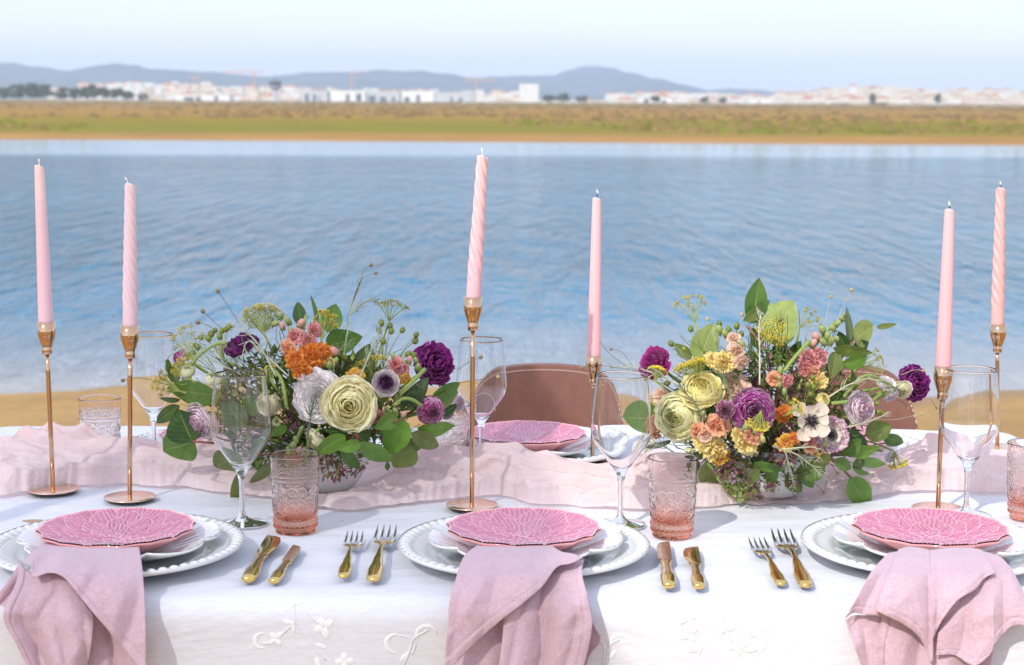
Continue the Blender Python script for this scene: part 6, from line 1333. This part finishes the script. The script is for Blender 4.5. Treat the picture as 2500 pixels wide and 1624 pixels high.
# middle
napkin('mauve linen napkin hanging from the middle plate over the table edge', [
 dict(top=[(1178, 1322), (1250, 1328), (1334, 1322)], right=[(1334, 1322), (1368, 1345), (1402, 1352), (1424, 1362)], bottom=[(1084, 1650), (1133, 1598), (1204, 1531), (1274, 1475), (1324, 1432), (1359, 1385), (1392, 1376), (1424, 1362)], left=[(1178, 1322), (1133, 1358), (1112, 1415), (1098, 1468), (1092, 1538), (1084, 1650)], off=(.004, .006, .020, .020), folds=[(.0055, 1.2, .1, .1, .25), (.002, 3.1, .3, .2, .1)], curl=.006, hem='b'),
 dict(top=[(1300, 1420), (1345, 1385), (1380, 1372), (1426, 1366)], right=[(1426, 1366), (1421, 1400), (1436, 1460), (1446, 1515), (1440, 1570), (1420, 1650)], bottom=[(1215, 1650), (1260, 1645), (1310, 1660), (1360, 1650), (1420, 1650)], left=[(1300, 1420), (1270, 1460), (1235, 1500), (1225, 1570), (1215, 1650)], back=.022, off=(.0, .006, .004, .004), folds=[(.010, 1.35, .30, .05, -.18), (.003, 3.0, .1, .2, .1)], hem='r'),
 dict(top=[(1390, 1475), (1432, 1455)], right=[(1432, 1455), (1448, 1520), (1467, 1562), (1440, 1600), (1424, 1650)], bottom=[(1370, 1650), (1424, 1650)], left=[(1390, 1475), (1378, 1560), (1370, 1650)], back=.030, off=(.002, .001, .004, .0), folds=[(.005, .8, .2, .1, .2)], hem='r', nu=30),
 dict(top=[(1120, 1520), (1180, 1490), (1250, 1470)], right=[(1250, 1470), (1250, 1560), (1250, 1650)], bottom=[(1110, 1650), (1250, 1650)], left=[(1120, 1520), (1118, 1600), (1110, 1650)], back=.034, off=(.002, .0, .0, .0), folds=[(.006, 1.1, .5, .1, .3)], hem='', nu=36)])
# left
napkin('mauve linen napkin folded over the left plate, hanging off the table', [
 dict(top=[(134, 1312), (180, 1320), (260, 1326), (339, 1330)], right=[(339, 1330), (349, 1400), (354, 1500), (357, 1650)], bottom=[(54, 1372), (75, 1378), (80, 1408), (120, 1398), (155, 1411), (198, 1464), (229, 1503), (282, 1566), (350, 1650)], left=[(134, 1312), (100, 1330), (72, 1352), (54, 1372)], off=(.006, .004, .024, .016), folds=[(.005, 1.1, .55, .1, .3), (.0025, 2.6, .1, .2, .2)], curl=.002),
 dict(top=[(50, 1376), (80, 1400), (120, 1392), (170, 1410), (215, 1480)], right=[(215, 1480), (228, 1510), (222, 1580), (208, 1650)], bottom=[(78, 1650), (120, 1640), (170, 1655), (208, 1650)], left=[(50, 1376), (40, 1420), (8, 1503), (38, 1570), (78, 1650)], back=.010, off=(.018, .008, .008, .010), folds=[(.008, 1.2, .1, .05, .35), (.003, 2.9, .4, .2, -.2)], hem='l'),
 dict(top=[(200, 1480), (260, 1500), (340, 1540)], right=[(340, 1540), (345, 1600), (350, 1650)], bottom=[(200, 1650), (350, 1650)], left=[(200, 1480), (215, 1560), (200, 1650)], back=.034, off=(.0, .002, .0, .0), folds=[(.006, 1.3, .4, .0, -.3)], hem='', nu=40),
 dict(top=[(60, 1385), (50, 1372)][::-1] + [(62, 1400)], right=[(62, 1400), (50, 1450), (30, 1490)], bottom=[(-25, 1470), (10, 1480), (30, 1490)], left=[(50, 1372), (10, 1430), (-25, 1470)], off=(.002, .004, .0, .0), folds=[(.004, 1, .2, .1, .1)], hem='b', nu=24, nv=30)])
# right
napkin('mauve linen napkin falling in pleats from the right plate', [
 dict(top=[(2168, 1350), (2260, 1342), (2360, 1342), (2440, 1356)], right=[(2440, 1356), (2432, 1450), (2428, 1560), (2412, 1660)], bottom=[(2110, 1660), (2200, 1655), (2300, 1665), (2412, 1660)], left=[(2168, 1350), (2150, 1440), (2150, 1520), (2110, 1660)], back=.030, off=(.0, .0, .002, .002), folds=[(.006, 2.2, .0, .15, -.06)], hem='l'),
 dict(top=[(2168, 1350), (2200, 1344)], right=[(2200, 1344), (2185, 1400), (2170, 1450), (2164, 1506)], bottom=[(2062, 1512), (2082, 1497), (2110, 1500), (2164, 1506)], left=[(2168, 1350), (2128, 1395), (2093, 1458), (2062, 1512)], off=(.003, .005, .016, .010), folds=[(.003, 1.0, .2, .1, .1)], curl=.006, nu=36),
 dict(top=[(2064, 1514), (2090, 1502), (2164, 1508)], right=[(2164, 1508), (2160, 1580), (2155, 1660)], bottom=[(2116, 1660), (2155, 1660)], left=[(2064, 1514), (2075, 1550), (2116, 1660)], back=.016, off=(.008, .002, .004, .002), folds=[(.003, .9, .3, .1, .2)], hem='l', nu=30),
 dict(top=[(2194, 1340), (2225, 1334), (2262, 1340), (2269, 1344)], right=[(2269, 1344), (2270, 1400), (2275, 1500), (2277, 1600), (2270, 1620)], bottom=[(2137, 1490), (2160, 1503), (2212, 1529), (2250, 1565), (2270, 1620)], left=[(2194, 1340), (2168, 1400), (2150, 1450), (2137, 1490)], off=(.006, .008, .022, .016), folds=[(.005, 1.0, .80, .05, .1)], curl=.007),
 dict(top=[(2262, 1344), (2310, 1338), (2360, 1336), (2397, 1342)], right=[(2397, 1342), (2415, 1370), (2429, 1398)], bottom=[(2278, 1560), (2300, 1515), (2338, 1466), (2380, 1440), (2405, 1412), (2429, 1398)], left=[(2262, 1344), (2268, 1400), (2275, 1480), (2278, 1560)], off=(.005, .006, .016, .020), folds=[(.0045, 1.3, .5, .1, .1)], curl=.004),
 dict(top=[(2300, 1500), (2338, 1462), (2425, 1400)], right=[(2425, 1400), (2427, 1480), (2426, 1577), (2405, 1612)], bottom=[(2285, 1600), (2330, 1600), (2375, 1625), (2405, 1612)], left=[(2300, 1500), (2290, 1550), (2285, 1600)], back=.012, off=(.003, .010, .006, .014), folds=[(.005, 1.1, .1, .1, .2)], hem='b'),
 dict(top=[(2395, 1344), (2440, 1358), (2472, 1390)], right=[(2472, 1390), (2500, 1450), (2530, 1530)], bottom=[(2427, 1577), (2470, 1530), (2530, 1530)], left=[(2395, 1344), (2422, 1420), (2427, 1500), (2427, 1577)], off=(.002, .0, .012, .008), folds=[(.004, 1.2, .3, .1, .1)], curl=.004)])
# ------------------------------------------------------------------ haze
t = NT('haze'); v = t.n('ShaderNodeVolumePrincipled'); v.inputs['Density'].default_value = 1.5e-4; v.inputs['Color'].default_value = (.66, .80, 1, 1)
v.inputs['Anisotropy'].default_value = 0.0
t.l(v.outputs[0], t.out.inputs['Volume'])
m = MB(); m.box((-6500, -60, -6), (6500, 9300, 215)); hz = m.build('haze', t.m, smooth=False); tag(hz, 'thin blue haze in the air over the lagoon and hills', kind='stuff')
